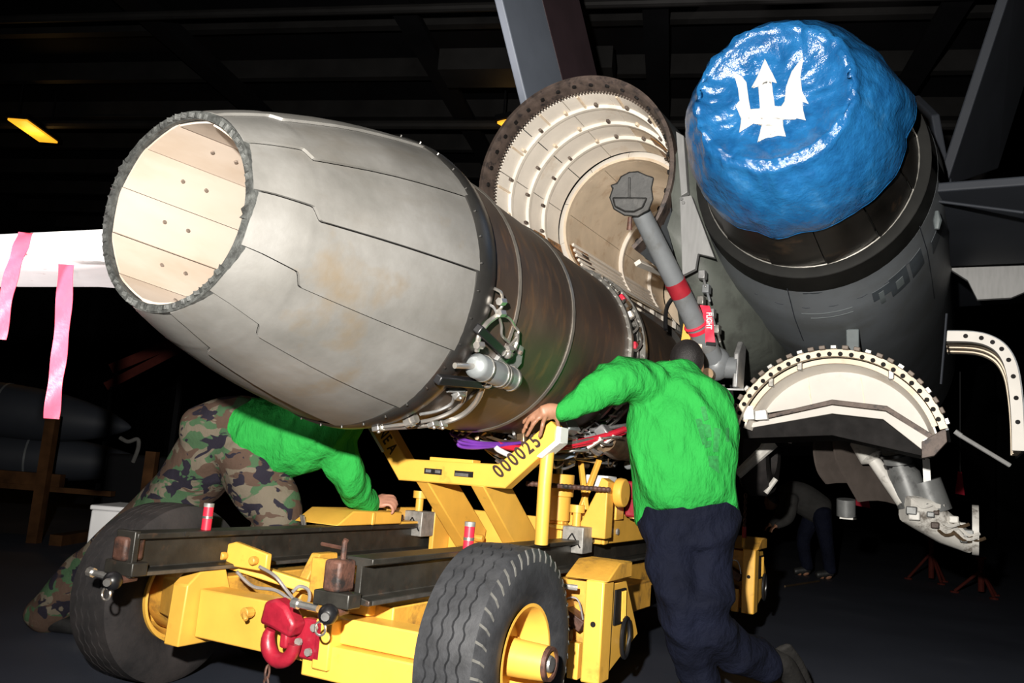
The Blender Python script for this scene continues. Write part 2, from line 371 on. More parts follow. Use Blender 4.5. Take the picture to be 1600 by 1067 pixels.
build(duct, 'air_duct', 'beam_dark', ceil, smooth=0)
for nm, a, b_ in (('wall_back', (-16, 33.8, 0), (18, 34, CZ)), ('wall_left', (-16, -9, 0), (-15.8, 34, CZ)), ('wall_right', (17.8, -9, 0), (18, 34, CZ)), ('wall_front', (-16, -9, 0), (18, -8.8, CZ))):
    w_ = tag(build(hbox(MB(), a, b_), nm, 'wall_dark', smooth=0), 'dark steel hangar wall', kind='structure')
    if nm == 'wall_left':
        for k in range(14): build(hbox(MB(), (-15.8, 3 + k * 2.2, 0.01), (-15.55, 3.15 + k * 2.2, CZ - 0.7)), 'wall_frame', 'ceiling_dark', w_, smooth=0)
    if nm == 'wall_back':
        for k in range(15): build(hbox(MB(), (-15 + k * 2.2, 33.55, 0.01), (-14.85 + k * 2.2, 33.8, CZ - 0.7)), 'wall_frame', 'ceiling_dark', w_, smooth=0)

def ceiling_lamp(p, q, w, label, energy):
    p = Vector(p); q = Vector(q); c_ = (p + q) / 2
    t = thing('ceiling_lamp', label, 'lamp', c_, group='sodium lamps overhead')
    build(MB().beam(p, q, w, 0.03), 'diffuser', 'orange_glow', t, smooth=0)
    mb = MB(); d_ = (q - p).normalized()
    mb.beam(p - d_ * 0.03 + Vector((0, 0, 0.06)), q + d_ * 0.03 + Vector((0, 0, 0.06)), w + 0.06, 0.08)
    build(mb, 'housing', 'wall_dark', t, smooth=0)
    mb = MB()
    for s in (p, q): mb.tube([s + Vector((0, 0, 0.1)), Vector((s.x, s.y, CZ))], 0.012, 6)
    build(mb, 'hanger_rod', 'wall_dark', t)
    lamp('lamp_light', 'POINT', c_ - Vector((0, 0, 0.15)), energy, (1, 0.55, 0.15), size=0.2)
p_ = at(27, 187, 13.2); q_ = at(77, 214, 14.1); q_.z = p_.z
ceiling_lamp(p_, q_, 0.30, 'orange glowing ceiling lamp at the far left', 8)
p_ = at(786, 189, 11.6); q_ = at(812, 191, 11.9); q_.z = p_.z
ceiling_lamp(p_, q_, 0.2, 'orange glowing ceiling lamp half hidden behind the open engine bay', 5)

# ------------------------------------------------------------------ the jet engine on the trailer
ZA = 1.72
def cyl(u, deg, r, c=(0.0, ZA)):                   # a point on a body round the engine axis
    a = R(deg); return Vector((c[0] + r * math.cos(a), u, c[1] + r * math.sin(a)))
eng = thing('jet_engine', 'grey and brown jet engine with its exhaust nozzle pointing at the camera', 'engine', (0, 2.0, 0), 'L')
PROF0 = [(0.0, 0.302), (0.03, 0.318), (0.09, 0.345), (0.13, 0.362), (0.155, 0.372), (0.17, 0.378), (0.19, 0.386), (0.22, 0.397), (0.30, 0.424), (0.40, 0.456), (0.50, 0.484), (0.60, 0.508), (0.70, 0.530), (0.78, 0.546), (0.84, 0.557)]
def prof_r(u):
    for (a, p), (b_, q) in zip(PROF0, PROF0[1:]):
        if u <= b_: return p + (q - p) * (u - a) / (b_ - a)
PROF = [(u, prof_r(u)) for u in (0, 0.03, 0.06, 0.09, 0.12, 0.135, 0.142, 0.149, 0.156, 0.163, 0.170, 0.177, 0.184, 0.191, 0.198, 0.22, 0.26, 0.30, 0.35, 0.40, 0.45, 0.50, 0.55, 0.60, 0.65, 0.70, 0.74, 0.78, 0.81, 0.84)]
def sstep(x): x = max(0, min(1, x)); return x * x * (3 - 2 * x)
def seam_off(u): return 5.8 * sstep((0.196 - u) / 0.030) + 1.8 * max(0, min(1, (0.17 - u) / 0.12))
for i in range(12):
    a0 = -0.2 + 30 * i
    def fn(s, t, l, a0=a0):
        k = s * (len(PROF) - 1); j = int(round(k)); u, r = PROF[j]
        lo = a0 + seam_off(u) + 0.25; hi = a0 + 30 + seam_off(u) - 0.25
        a = lo + (hi - lo) * t
        r2 = r + 0.010 * (1 - t) ** 1.5 - (0.010 if l else 0) + 0.0025 * math.sin(t * math.pi)
        return cyl(u, a, r2)
    build(MB().grid(fn, len(PROF) - 1, 8, True), 'outer_flap', 'petal_grey', eng, smooth=28)
# backing cone under the flaps
build(MB().lathe([(u, r - 0.014) for u, r in PROF] + [(0.84, 0.5), (0.05, 0.300)], (0, 0, ZA), 60, closed_prof=True), 'flap_backing', 'black_matte', eng)
for i in range(12):                                # cream inner flaps
    a0 = 9 + 30 * i
    def fn(s, t, l, a0=a0):
        u = 0.012 + 0.80 * s; r = 0.283 + 0.06 * s
        a = a0 + 0.2 + 29.6 * t
        rr = r * (math.cos(R(15)) / math.cos(R(abs(30 * t - 15)))) * 0.5 + r * 0.5
        return cyl(u, a, rr - 0.006 * t + (0.006 if l else 0))
    fl = build(MB().grid(fn, 6, 4, True), 'inner_flap', 'inner_cream', eng, smooth=25)
    for us, ts in ((0.20, 12), (0.305, 12)):
        mb = MB(); p = cyl(us, a0 + ts, 0.2765 + 0.06 * us); q = cyl(us, a0 + ts, 0.272 + 0.06 * us)
        mb.tube([cyl(us, a0 + ts, 0.300), q], 0.0065, 8); build(mb, 'stud', 'stud', fl)
build(MB().lathe([(0.80, 0.0), (0.80, 0.345), (0.82, 0.345), (0.82, 0.0)], (0, 0, ZA), 40), 'flame_holder', 'liner_cream', eng)
# ragged seal round the nozzle edge
for i in range(40):
    a = 360 / 40 * i; w_ = random.uniform(6.5, 8.6); r0 = 0.288 + random.uniform(-0.003, 0.003); r1 = 0.303 + random.uniform(-0.003, 0.003); d = random.uniform(0.004, 0.011)
    def fn(s, t, l, a=a, w_=w_, r0=r0, r1=r1, d=d): return cyl((-d if l else 0.02) + 0.006 * math.sin(9 * t + a), a + w_ * t, r0 + (r1 - r0) * s)
    build(MB().grid(fn, 1, 3, True), 'edge_seal', 'seal_grey', eng, smooth=20)
build(MB().lathe([(-0.004, 0.284), (-0.004, 0.309), (0.028, 0.313), (0.03, 0.286)], (0, 0, ZA), 60, closed_prof=True), 'edge_ring', 'seal_grey', eng)
# dark shroud ring, drums, bands
build(MB().lathe([(0.835, 0.52), (0.832, 0.562), (0.845, 0.571), (0.90, 0.576), (0.95, 0.570), (0.965, 0.558), (0.965, 0.5)], (0, 0, ZA), 72, closed_prof=True), 'nozzle_shroud', 'shroud_dark', eng)
mb = MB()
for k in range(36): mb.tube([cyl(0.842, k * 10 + 3, 0.562), cyl(0.842, k * 10 + 3, 0.575)], 0.004, 6)
build(mb, 'shroud_rivets', 'shroud_dark', eng, kind='stuff')
build(MB().lathe([(0.965, 0.50), (0.965, 0.548), (1.20, 0.540), (1.20, 0.5)], (0, 0, ZA), 72, closed_prof=True), 'rear_duct', 'duct_brown', eng)
build(MB().lathe([(1.205, 0.48), (1.205, 0.536), (1.79, 0.512), (1.79, 0.46)], (0, 0, ZA), 72, closed_prof=True), 'middle_duct', 'duct_brown', eng)
build(MB().lathe([(1.80, 0.46), (1.80, 0.508), (2.62, 0.486), (2.62, 0.44)], (0, 0, ZA), 72, closed_prof=True), 'front_duct', 'duct_brown', eng)
for (u, r) in ((1.203, 0.542), (1.795, 0.516)):
    build(MB().lathe([(u - 0.012, r - 0.02), (u - 0.012, r), (u, r + 0.006), (u + 0.012, r), (u + 0.012, r - 0.02)], (0, 0, ZA), 72, closed_prof=True), 'duct_band', 'band_metal', eng)
for u0, u1, r in ((2.60, 2.63, 0.505), (2.78, 2.815, 0.520)):
    fl = build(MB().lathe([(u0, 0.43), (u0, r), (u1, r), (u1, 0.43)], (0, 0, ZA), 72, closed_prof=True), 'bolted_flange', 'flange_metal', eng)
    mb = MB()
    for k in range(48): mb.tube([cyl(u0 - 0.012, k * 7.5, r - 0.014), cyl(u1 + 0.012, k * 7.5, r - 0.014)], 0.006, 6)
    build(mb, 'flange_bolts', 'steel', fl, kind='stuff')
build(MB().lathe([(2.63, 0.40), (2.63, 0.475), (2.78, 0.475), (2.78, 0.40)], (0, 0, ZA), 60, closed_prof=True), 'compressor_case', 'black_matte', eng)
build(MB().lathe([(2.815, 0.40), (2.815, 0.47), (3.9, 0.44), (4.3, 0.46), (4.75, 0.46), (4.75, 0.0)], (0, 0, ZA), 60), 'fan_duct', 'duct_brown', eng)
for u in (3.85, 4.32):
    build(MB().lathe([(u - 0.012, 0.43), (u - 0.012, 0.478), (u + 0.012, 0.478), (u + 0.012, 0.43)], (0, 0, ZA), 60, closed_prof=True), 'duct_band', 'shroud_dark', eng)
# harness packed between the two flanges
rnd = random.Random(3)
for k in range(30):
    a = -70 + k * 7 + rnd.uniform(-2, 2); u0 = rnd.uniform(2.64, 2.68); L_ = rnd.uniform(5, 16); r = 0.49 + rnd.uniform(0, 0.018)
    pts = spline([cyl(u0, a, r), cyl(u0 + 0.05, a + L_ * 0.3, r + 0.012), cyl(u0 + 0.06, a + L_ * 0.7, r + 0.008), cyl(u0 + 0.11, a + L_, r)], 4)
    build(MB().tube(pts, rnd.choice((0.005, 0.007, 0.010)), 6), 'harness_tube', rnd.choice(('pipe_bright', 'steel_dull', 'pipe_bronze', 'cable_grey', 'flange_metal')), eng)
for k in range(18):
    a = -60 + k * 11 + rnd.uniform(-3, 3); u0 = rnd.uniform(2.66, 2.74); c_ = cyl(u0, a, 0.497)
    n_ = (c_ - Vector((0, u0, ZA))).normalized()
    mb = MB(); mb.box(c_, (0.03, 0.045, rnd.uniform(0.02, 0.04)), (n_, Vector((0, 1, 0)), n_.cross(Vector((0, 1, 0)))))
    build(mb, 'fitting', 'red_plastic' if k in (6, 9, 14) else rnd.choice(('steel', 'flange_metal', 'liner_white', 'act_grey')), eng, bevel=0.004)
# nozzle actuator on the side
act = build(MB().tube([cyl(0.93, -31.5, 0.61), cyl(0.945, -31.5, 0.61), cyl(0.95, -31.6, 0.612), cyl(1.25, -33.2, 0.600), cyl(1.262, -33.2, 0.600), cyl(1.29, -33.3, 0.597)], [0.030, 0.045, 0.047, 0.047, 0.044, 0.034], 18), 'actuator_cylinder', 'act_grey', eng, smooth=50)
for u in (1.0, 1.135, 1.16, 1.24):
    t_ = (u - 0.95) / 0.3; p = cyl(u, -31.6 - 1.6 * t_, 0.612 - 0.012 * t_); q = cyl(u + 0.012, -31.6 - 1.6 * t_, 0.612 - 0.012 * t_)
    build(MB().tube([p, q], 0.0505, 18), 'clamp_ring', 'flange_metal', act)
build(MB().tube([cyl(0.84, -34, 0.60), cyl(0.94, -32, 0.61)], 0.011, 10), 'piston_rod', 'pipe_bright', eng)
for (a, b_) in (((0.86, -19.5, 0.60), (1.16, -25.5, 0.585)), ((0.80, -40.5, 0.60), (1.14, -38.5, 0.585))):
    build(MB().beam(cyl(*a), cyl(*b_), 0.034, 0.030, cyl(1, -30, 1) - Vector((0, 1, ZA))), 'link_rod', 'black', eng, bevel=0.005)
mb = MB()
mb.prism([(1.14, -40), (1.24, -42), (1.31, -38), (1.34, -27), (1.30, -20.5), (1.26, -20), (1.17, -25)], lambda u, a, t: cyl(u, a, 0.541 + 0.02 * t))
brk = build(mb, 'actuator_bracket', 'steel_dull', eng, smooth=0)
mb = MB()
for u, a in ((1.29, -23), (1.31, -30), (1.29, -36.5), (1.18, -39.3)): mb.tube([cyl(u, a, 0.55), cyl(u, a, 0.568)], 0.009, 6)
build(mb, 'bracket_bolts', 'stud', brk, kind='stuff')
for u, a in ((1.13, -24.5), (1.12, -37.5), (1.06, -35.5)):
    p = cyl(u, a, 0.60); build(MB().tube([cyl(u - 0.03, a, 0.592), cyl(u + 0.03, a, 0.592)], 0.017, 10).ball(p, 0.019, 10, 6), 'rod_end', 'pipe_bright', eng)
def pipe(pts, r, m_, name='fuel_pipe', n=5):
    return build(MB().tube(spline([cyl(*p) for p in pts], n), r, 8), name, m_, eng)
pipe([(0.94, -4, 0.575), (0.97, -5, 0.59), (1.0, -9, 0.585), (0.985, -12, 0.575)], 0.006, 'pipe_bright')
pipe([(0.93, -10, 0.565), (0.96, -10.5, 0.575), (1.0, -12.5, 0.575)], 0.005, 'steel_dull')
pipe([(1.0, -12, 0.58), (1.09, -12, 0.575), (1.165, -14, 0.565), (1.20, -15.5, 0.57), (1.19, -19, 0.572), (1.15, -22, 0.58)], 0.006, 'pipe_bright')
pipe([(1.0, -12.5, 0.58), (1.05, -15.5, 0.575), (1.08, -19, 0.575), (1.15, -20.5, 0.575)], 0.0055, 'pipe_bright')
pipe([(0.99, -13, 0.58), (0.93, -17, 0.585), (0.905, -22, 0.59), (0.92, -27, 0.60)], 0.010, 'pipe_bright')
pipe([(1.19, -16, 0.57), (1.21, -20, 0.572), (1.19, -26, 0.585)], 0.010, 'pipe_bright')
for u, a, r in ((0.985, -8, 0.588), (1.0, -12, 0.588), (0.915, -25, 0.60), (1.135, -23, 0.595)):
    p = cyl(u, a, r); build(MB().tube([cyl(u - 0.018, a, r), cyl(u + 0.018, a + 0.6, r)], 0.015, 6), 'pipe_fitting', 'pipe_bright', eng, smooth=0)
# pipes along the lower side
pipe([(1.15, -40, 0.575), (1.21, -48, 0.572), (1.235, -57, 0.570), (1.20, -64, 0.570), (1.11, -69.5, 0.572), (0.99, -74, 0.575), (0.92, -77, 0.58)], 0.0115, 'pipe_bright', n=6)
pipe([(1.07, -44, 0.572), (1.13, -50, 0.570), (1.145, -57, 0.568), (1.11, -64, 0.568), (1.02, -70, 0.572), (0.93, -75, 0.577)], 0.008, 'pipe_bright', n=6)
pipe([(1.02, -46.5, 0.570), (1.08, -52, 0.568), (1.06, -58, 0.566), (1.0, -62, 0.566)], 0.006, 'steel_dull', n=6)
pipe([(0.97, -46, 0.568), (1.0, -45.5, 0.570), (1.06, -44, 0.572)], 0.009, 'steel_dull', n=6)
for u, a in ((1.045, -46.5), (1.19, -65), (1.135, -65.5), (0.925, -76.5)):
    c_ = cyl(u, a, 0.577); n_ = (c_ - Vector((0, u, ZA))).normalized()
    build(MB().box(c_, (0.030, 0.045, 0.032), (n_, Vector((0, 1, 0)), n_.cross(Vector((0, 1, 0))))).tube([c_ - n_ * 0.01, c_ + n_ * 0.022], 0.008, 6), 'pipe_clamp', 'steel', eng, bevel=0.004)
build(MB().tube([cyl(1.0, -69, 0.572), cyl(1.0, -64, 0.572)], 0.020, 10).tube([cyl(1.0, -67, 0.572), cyl(1.0, -66, 0.572)], 0.026, 10), 'igniter', 'pipe_bright', eng)
# tubes, hoses and boxes hung under the forward ducts
rnd = random.Random(11)
for k in range(64):
    u0 = rnd.uniform(1.95, 3.45); a0 = rnd.uniform(-112, -42); L_ = rnd.uniform(0.1, 0.45); da = rnd.uniform(-16, 16); r = 0.515 + rnd.uniform(0, 0.085)
    if u0 < 2.5: a0 = rnd.uniform(-112, -76)
    pts = spline([cyl(u0, a0, r - 0.02), cyl(u0 + L_ * 0.3, a0 + da * 0.6, r), cyl(u0 + L_ * 0.7, a0 + da, r + rnd.uniform(-0.015, 0.02)), cyl(u0 + L_, a0 + da * 0.8, r - 0.02)], 4)
    build(MB().tube(pts, rnd.choice((0.006, 0.008, 0.011, 0.016)), 7), 'hose', rnd.choice(('pipe_bronze', 'steel_dull', 'steel', 'black', 'pipe_bright', 'pipe_bronze', 'cable_grey')), eng)
for k in range(26):
    u0 = rnd.uniform(2.2, 3.4); a = rnd.uniform(-105, -50); c_ = cyl(u0, a, 0.52 + rnd.uniform(0, 0.05)); n_ = (c_ - Vector((0, u0, ZA))).normalized()
    build(MB().box(c_, (rnd.uniform(0.04, 0.09), rnd.uniform(0.05, 0.14), rnd.uniform(0.04, 0.1)), (n_, Vector((0, 1, 0)), n_.cross(Vector((0, 1, 0))))), 'accessory', rnd.choice(('flange_metal', 'black_matte', 'pipe_bronze', 'steel_dull', 'act_grey')), eng, bevel=0.008)
for k in range(90):
    u0 = rnd.uniform(2.15, 3.5); a0 = rnd.uniform(-112, -50); L_ = rnd.uniform(0.08, 0.35); da = rnd.uniform(-14, 14); r = rnd.uniform(0.52, 0.67)
    pts = spline([cyl(u0, a0, r - 0.03), cyl(u0 + L_ * 0.25, a0 + da * 0.7, r), cyl(u0 + L_ * 0.7, a0 + da, r + rnd.uniform(-0.03, 0.03)), cyl(u0 + L_, a0 + da * 0.3, r - 0.03)], 5)
    build(MB().tube(pts, rnd.choice((0.005, 0.007, 0.009, 0.013)), 7), 'hose', rnd.choice(('pipe_bronze', 'steel_dull', 'steel', 'black', 'pipe_bright', 'flange_metal', 'cable_grey')), eng)
for k in range(30):
    u0 = rnd.uniform(2.3, 3.5); a = rnd.uniform(-108, -62); c_ = cyl(u0, a, rnd.uniform(0.53, 0.64)); n_ = (c_ - Vector((0, u0, ZA))).normalized()
    q_ = rnd.uniform(0.02, 0.05); build(MB().tube([c_ - Vector((0, q_, 0)), c_ + Vector((0, q_, 0))], rnd.uniform(0.014, 0.032), 10), 'accessory', rnd.choice(('flange_metal', 'black', 'pipe_bronze', 'steel', 'act_grey', 'steel_dull')), eng, bevel=0.004)
build(MB().tube([cyl(2.75, -56, 0.57), cyl(3.0, -58, 0.58), cyl(3.3, -60, 0.58)], [0.07, 0.085, 0.07], 14), 'gearbox_housing', 'pipe_bronze', eng)
build(MB().ball(cyl(3.08, -50, 0.58), (0.07, 0.07, 0.09), 14, 8), 'oil_tank', 'hull_green', eng)
for k, (da, m_) in enumerate(((0, 'red_plastic'), (3.2, 'red_plastic'))):
    pipe([(2.32, -66 + da, 0.60), (2.5, -58 + da, 0.60), (2.68, -51 + da, 0.595), (2.86, -45 + da, 0.58), (2.95, -43 + da, 0.55)], 0.017, m_, 'red_hose')
pipe([(2.30, -62, 0.60), (2.5, -54, 0.60), (2.72, -46, 0.595), (2.95, -36, 0.55)], 0.009, 'pipe_bright')
pipe([(2.25, -73, 0.60), (2.4, -72, 0.63), (2.52, -66, 0.62), (2.6, -58, 0.57)], 0.014, 'hose_blue', 'blue_hose')
for u, a in ((2.55, -55.5), (2.66, -52)):
    c_ = cyl(u, a, 0.612); n_ = (c_ - Vector((0, u, ZA))).normalized(); build(MB().box(c_, (0.02, 0.03, 0.09), (n_, Vector((0, 1, 0)), n_.cross(Vector((0, 1, 0))))), 'hose_clamp', 'liner_white', eng)
for k in range(3):
    build(MB().tube(spline([cyl(1.86 + 0.02 * k, -100 + 4 * k, 0.50), cyl(1.75, -95 + 2 * k, 0.54 + 0.02 * k), cyl(1.85, -86, 0.565 + 0.012 * k), cyl(2.1, -78 + k, 0.56)], 6), 0.008, 7), 'purple_cable', 'purple', eng)
pipe([(1.98, -84, 0.57), (1.95, -80, 0.60), (2.05, -76, 0.635), (2.2, -72, 0.62)], 0.013, 'hose_white', 'white_hose')
pipe([(1.98, -82, 0.57), (2.07, -79, 0.58), (2.16, -76, 0.585), (2.28, -74, 0.57)], 0.017, 'red_plastic', 'red_hose')

# ------------------------------------------------------------------ the yellow engine trailer
tr = thing('engine_trailer', 'yellow engine installation trailer with dark rails, a V cradle and rubber tyres', 'trailer', (-0.25, 2.2, 0), 'L')
def part(mb, name, m_='yellow', parent=None, bevel=0.006, smooth=35): return build(mb, name, m_, parent or tr, bevel=bevel, smooth=smooth)
def sp(name, a, b_, m_='yellow', parent=None, bevel=0.006): return part(MB().span(a, b_), name, m_, parent, bevel)

def wheel(v, u, side, m_, lugs=True, r=0.385):
    w2 = 0.125; n = 144
    rib_edges = [-0.108, -0.062, -0.060, -0.022, -0.020, 0.020, 0.022, 0.060, 0.062, 0.108]
    def prof(th):
        z = 0.0045 * (1 if int(th / (2 * math.pi) * n) % 4 < 2 else -1)
        p = [(-w2 + 0.018, 0.185), (-w2 + 0.002, 0.215), (-w2 - 0.012, 0.275), (-w2 - 0.004, 0.335), (-w2 + 0.006, r - 0.022), (-0.108, r - 0.004)]
        for a, b_ in ((-0.0615, 0.0), (-0.0205, 0.002), (0.0205, 0.002), (0.0615, 0.0)):
            p += [(a - 0.004 + z, r + b_), (a - 0.003 + z, r - 0.013), (a + 0.003 + z, r - 0.013), (a + 0.004 + z, r + b_)]
        p += [(0.108, r - 0.004), (w2 - 0.006, r - 0.022), (w2 + 0.004, 0.335), (w2 + 0.012, 0.275), (w2 - 0.002, 0.215), (w2 - 0.018, 0.185)]
        return p
    vs = []; fs = []; k = len(prof(0))
    for i in range(n):
        th = 2 * math.pi * (i + 0.5) / n
        for (a, rr) in prof(th): vs.append((v + a, u + rr * math.cos(th), r + 0.002 + rr * math.sin(th)))
    for i in range(n):
        for j in range(k - 1): fs.append((i * k + j, ((i + 1) % n) * k + j, ((i + 1) % n) * k + j + 1, i * k + j + 1))
    t_ = build(MB().add(vs, fs), 'tyre', m_, tr, smooth=30)
    c_ = (v, u, r + 0.002)
    if lugs:
        for s in (-1, 1):
            for i in range(44):
                th = 2 * math.pi * i / 44; th2 = th + 0.055
                P = lambda a, rr, q: Vector((v + s * a, u + rr * math.cos(q), c_[2] + rr * math.sin(q)))
                mb = MB(); h = 0.012
                vs = []
                for q0, q1 in ((-h, h),):
                    for (a, rr, q) in ((0.110, r - 0.002, th), (0.1245, r - 0.026, th + 0.02), (0.130, r - 0.048, th2)):
                        vs += [P(a, rr, q - h), P(a, rr, q + h), P(a - 0.012, rr - 0.006, q - h), P(a - 0.012, rr - 0.006, q + h)]
                fs = []
                for j in (0, 4): fs += [(j, j + 1, j + 5, j + 4), (j + 2, j + 6, j + 7, j + 3), (j, j + 4, j + 6, j + 2), (j + 1, j + 3, j + 7, j + 5)]
                fs += [(0, 2, 3, 1), (8, 9, 11, 10)]
                if s == side: build(mb.add(vs, fs), 'tread_lug', 'lug_worn', t_, smooth=0)
    s = side
    rim = build(MB().lathe([(s * 0.118, 0.192), (s * 0.118, 0.180), (s * 0.085, 0.165), (s * 0.03, 0.150), (s * 0.012, 0.135), (s * 0.012, 0.0), (-s * 0.0, 0.0), (-s * 0.0, 0.15), (-s * 0.10, 0.165), (-s * 0.118, 0.180), (-s * 0.118, 0.192)], c_, 56, axis='v'), 'rim', 'yellow', t_)
    return t_, c_
wn, cn = wheel(0.59, 1.15, 1, 'tire')
hub = build(MB().lathe([(0.01, 0.075), (0.05, 0.066), (0.19, 0.060), (0.205, 0.056), (0.205, 0.0)], cn, 28, axis='v'), 'hub', 'yellow', wn)
build(MB().lathe([(0.198, 0.046), (0.214, 0.046), (0.214, 0.058), (0.198, 0.060)], cn, 28, closed_prof=True, axis='v'), 'hub_cap_ring', 'rust', wn)
build(MB().lathe([(0.206, 0.030), (0.216, 0.026), (0.218, 0.0)], cn, 20, axis='v'), 'hub_cap', 'steel', wn)
for k in range(6):
    a = k * math.pi / 3 + 0.4; p = Vector((cn[0] + 0.012, cn[1] + 0.105 * math.cos(a), cn[2] + 0.105 * math.sin(a)))
    build(MB().tube([p, p + Vector((0.022, 0, 0))], 0.012, 6), 'wheel_nut', 'yellow_worn', wn, smooth=0)
wf, cf = wheel(-1.13, 1.15, 1, 'tire_old', lugs=False)
build(MB().lathe([(0.02, 0.06), (0.06, 0.135), (0.09, 0.150), (0.26, 0.150), (0.28, 0.140), (0.28, 0.0)], cf, 36, axis='v'), 'brake_drum', 'yellow_worn', wf)
build(MB().lathe([(0.075, 0.200), (0.135, 0.205), (0.14, 0.196), (0.08, 0.185)], cf, 48, closed_prof=True, axis='v'), 'rim_flange', 'yellow', wf)
for v_ in (-1.13, 0.50):
    wheel(v_, 4.55, 1, 'tire_old', lugs=False)
# axles and front cross member
part(MB().tube([(-1.0, 1.15, 0.387), (0.47, 1.15, 0.387)], 0.05, 14), 'front_axle', 'yellow_worn')
part(MB().tube([(-1.0, 4.55, 0.387), (0.45, 4.55, 0.387)], 0.05, 14), 'rear_axle', 'yellow_worn')
sp('front_cross_member', (-0.60, 0.86, 0.30), (0.02, 0.98, 0.485))
sp('front_cross_member', (-0.02, 0.86, 0.385), (0.46, 0.98, 0.475))
sp('front_cross_member', (-0.02, 0.82, 0.265), (0.46, 0.96, 0.382))
part(MB().prism([(0.79, 0.27), (0.99, 0.27), (1.04, 0.45), (0.99, 0.56), (0.86, 0.55), (0.80, 0.50)], lambda a, b_, t: (-0.685 + 0.08 * t, a, b_)), 'end_plate')
part(MB().beam((-0.93, 1.07, 0.40), (-0.66, 0.93, 0.42), 0.16, 0.15), 'steering_knuckle', 'yellow_worn')
part(MB().beam((-0.78, 1.0, 0.60), (-0.30, 1.28, 0.47), 0.05, 0.05), 'tie_bar')
part(MB().prism([(-0.70, 0.56), (-0.42, 0.56), (-0.42, 0.63), (-0.60, 0.66), (-0.70, 0.63)], lambda a, b_, t: (a, 1.02 + 0.03 * t, b_)), 'linkage_plate')
for p in ((-0.64, 1.015, 0.60), (-0.47, 1.015, 0.60)): part(MB().tube([p, (p[0], p[1] - 0.03, p[2])], 0.018, 8), 'linkage_pin', 'yellow_worn')
part(MB().tube([(-0.30, 0.84, 0.44), (-0.30, 0.80, 0.44)], 0.02, 10).tube([(-0.30, 0.80, 0.44), (-0.275, 0.79, 0.42)], 0.01, 8), 'stop_stud', 'yellow_worn')
# chassis below the rails
for v_ in (-0.66, 0.20): sp('chassis_beam', (v_ - 0.05, 0.97, 0.36), (v_ + 0.05, 4.6, 0.52), 'yellow_worn')
sp('chassis_deck', (-0.60, 1.5, 0.40), (0.15, 3.9, 0.44), 'yellow_worn')
for (v_, u_, h, w_) in ((-0.42, 1.30, 0.62, 0.05), (-0.28, 1.34, 0.60, 0.10), (-0.08, 1.30, 0.60, 0.06), (0.03, 1.28, 0.58, 0.05)):
    part(MB().prism([(u_ - 0.10, 0.40), (u_ + 0.18, 0.40), (u_ + 0.14, h), (u_ + 0.02, h), (u_ - 0.04, h - 0.09)], lambda a, b_, t, v_=v_, w_=w_: (v_ - w_ / 2 + w_ * t, a, b_)), 'bracket', 'yellow_worn')
sp('stop_plate', (-0.34, 1.20, 0.42), (-0.10, 1.22, 0.62), 'yellow_worn')
sp('hitch_block', (0.06, 0.93, 0.48), (0.17, 1.05, 0.62))
part(MB().tube([(0.10, 0.935, 0.57), (0.10, 0.915, 0.57)], 0.018, 8), 'hitch_bolt', 'rust')
def lp(pts): return spline([onV(x, y, v_) for x, y, v_ in pts], 6)
part(MB().tube(lp([(370, 893, -0.45), (395, 916, -0.42), (430, 922, -0.38), (455, 938, -0.34), (470, 946, -0.30)]), 0.007, 7), 'brake_cable', 'cable_grey', bevel=0)
part(MB().tube(lp([(405, 885, -0.40), (430, 900, -0.37), (450, 925, -0.33), (468, 945, -0.30), (482, 940, -0.26), (482, 922, -0.26), (468, 916, -0.28), (457, 925, -0.30)]), 0.007, 7), 'brake_cable', 'cable_grey', bevel=0)
# rails: dark channel beams
def rail(v_, u0, u1, z0, z1):
    mb = MB(); c_ = 0.012
    mb.prism([(v_ - 0.055, z0), (v_ + 0.055, z0), (v_ + 0.055, z0 + 0.018), (v_ + 0.012, z0 + 0.026), (v_ + 0.012, z1 - 0.030), (v_ + 0.055, z1 - 0.020), (v_ + 0.055, z1), (v_ - 0.055, z1), (v_ - 0.055, z1 - 0.020), (v_ - 0.012, z1 - 0.03), (v_ - 0.012, z0 + 0.026), (v_ - 0.055, z0 + 0.018)], lambda a, b_, t: (a, u0 + (u1 - u0) * t, b_))
    o = part(mb, 'rail', 'rail_dark', bevel=0.003)
    build(MB().span((v_ + 0.0535, u0 + 0.02, z0 + 0.003), (v_ + 0.057, u1, z0 + 0.016)), 'flange_strip', 'rail_edge', o, smooth=0)  # thin strip of paler metal along the lower flange
    return o
rf = rail(-0.65, 0.53, 4.3, 0.552, 0.708)
rn_ = rail(0.25, 0.74, 4.3, 0.552, 0.708)
build(MB().span((-0.70, 0.52, 0.548), (-0.60, 0.545, 0.715)), 'end_cap', 'rail_dark', rf, bevel=0.004)
for k in range(3): build(MB().tube([(-0.634, 0.58, 0.585 + 0.045 * k), (-0.628, 0.58, 0.585 + 0.045 * k)], 0.008, 6), 'rivet', 'rust', rf)
for k in range(4): build(MB().tube([(-0.60, 0.75 + 0.4 * k, 0.70), (-0.588, 0.75 + 0.4 * k, 0.70)], 0.010, 6), 'rail_bolt', 'rail_dark', rf)
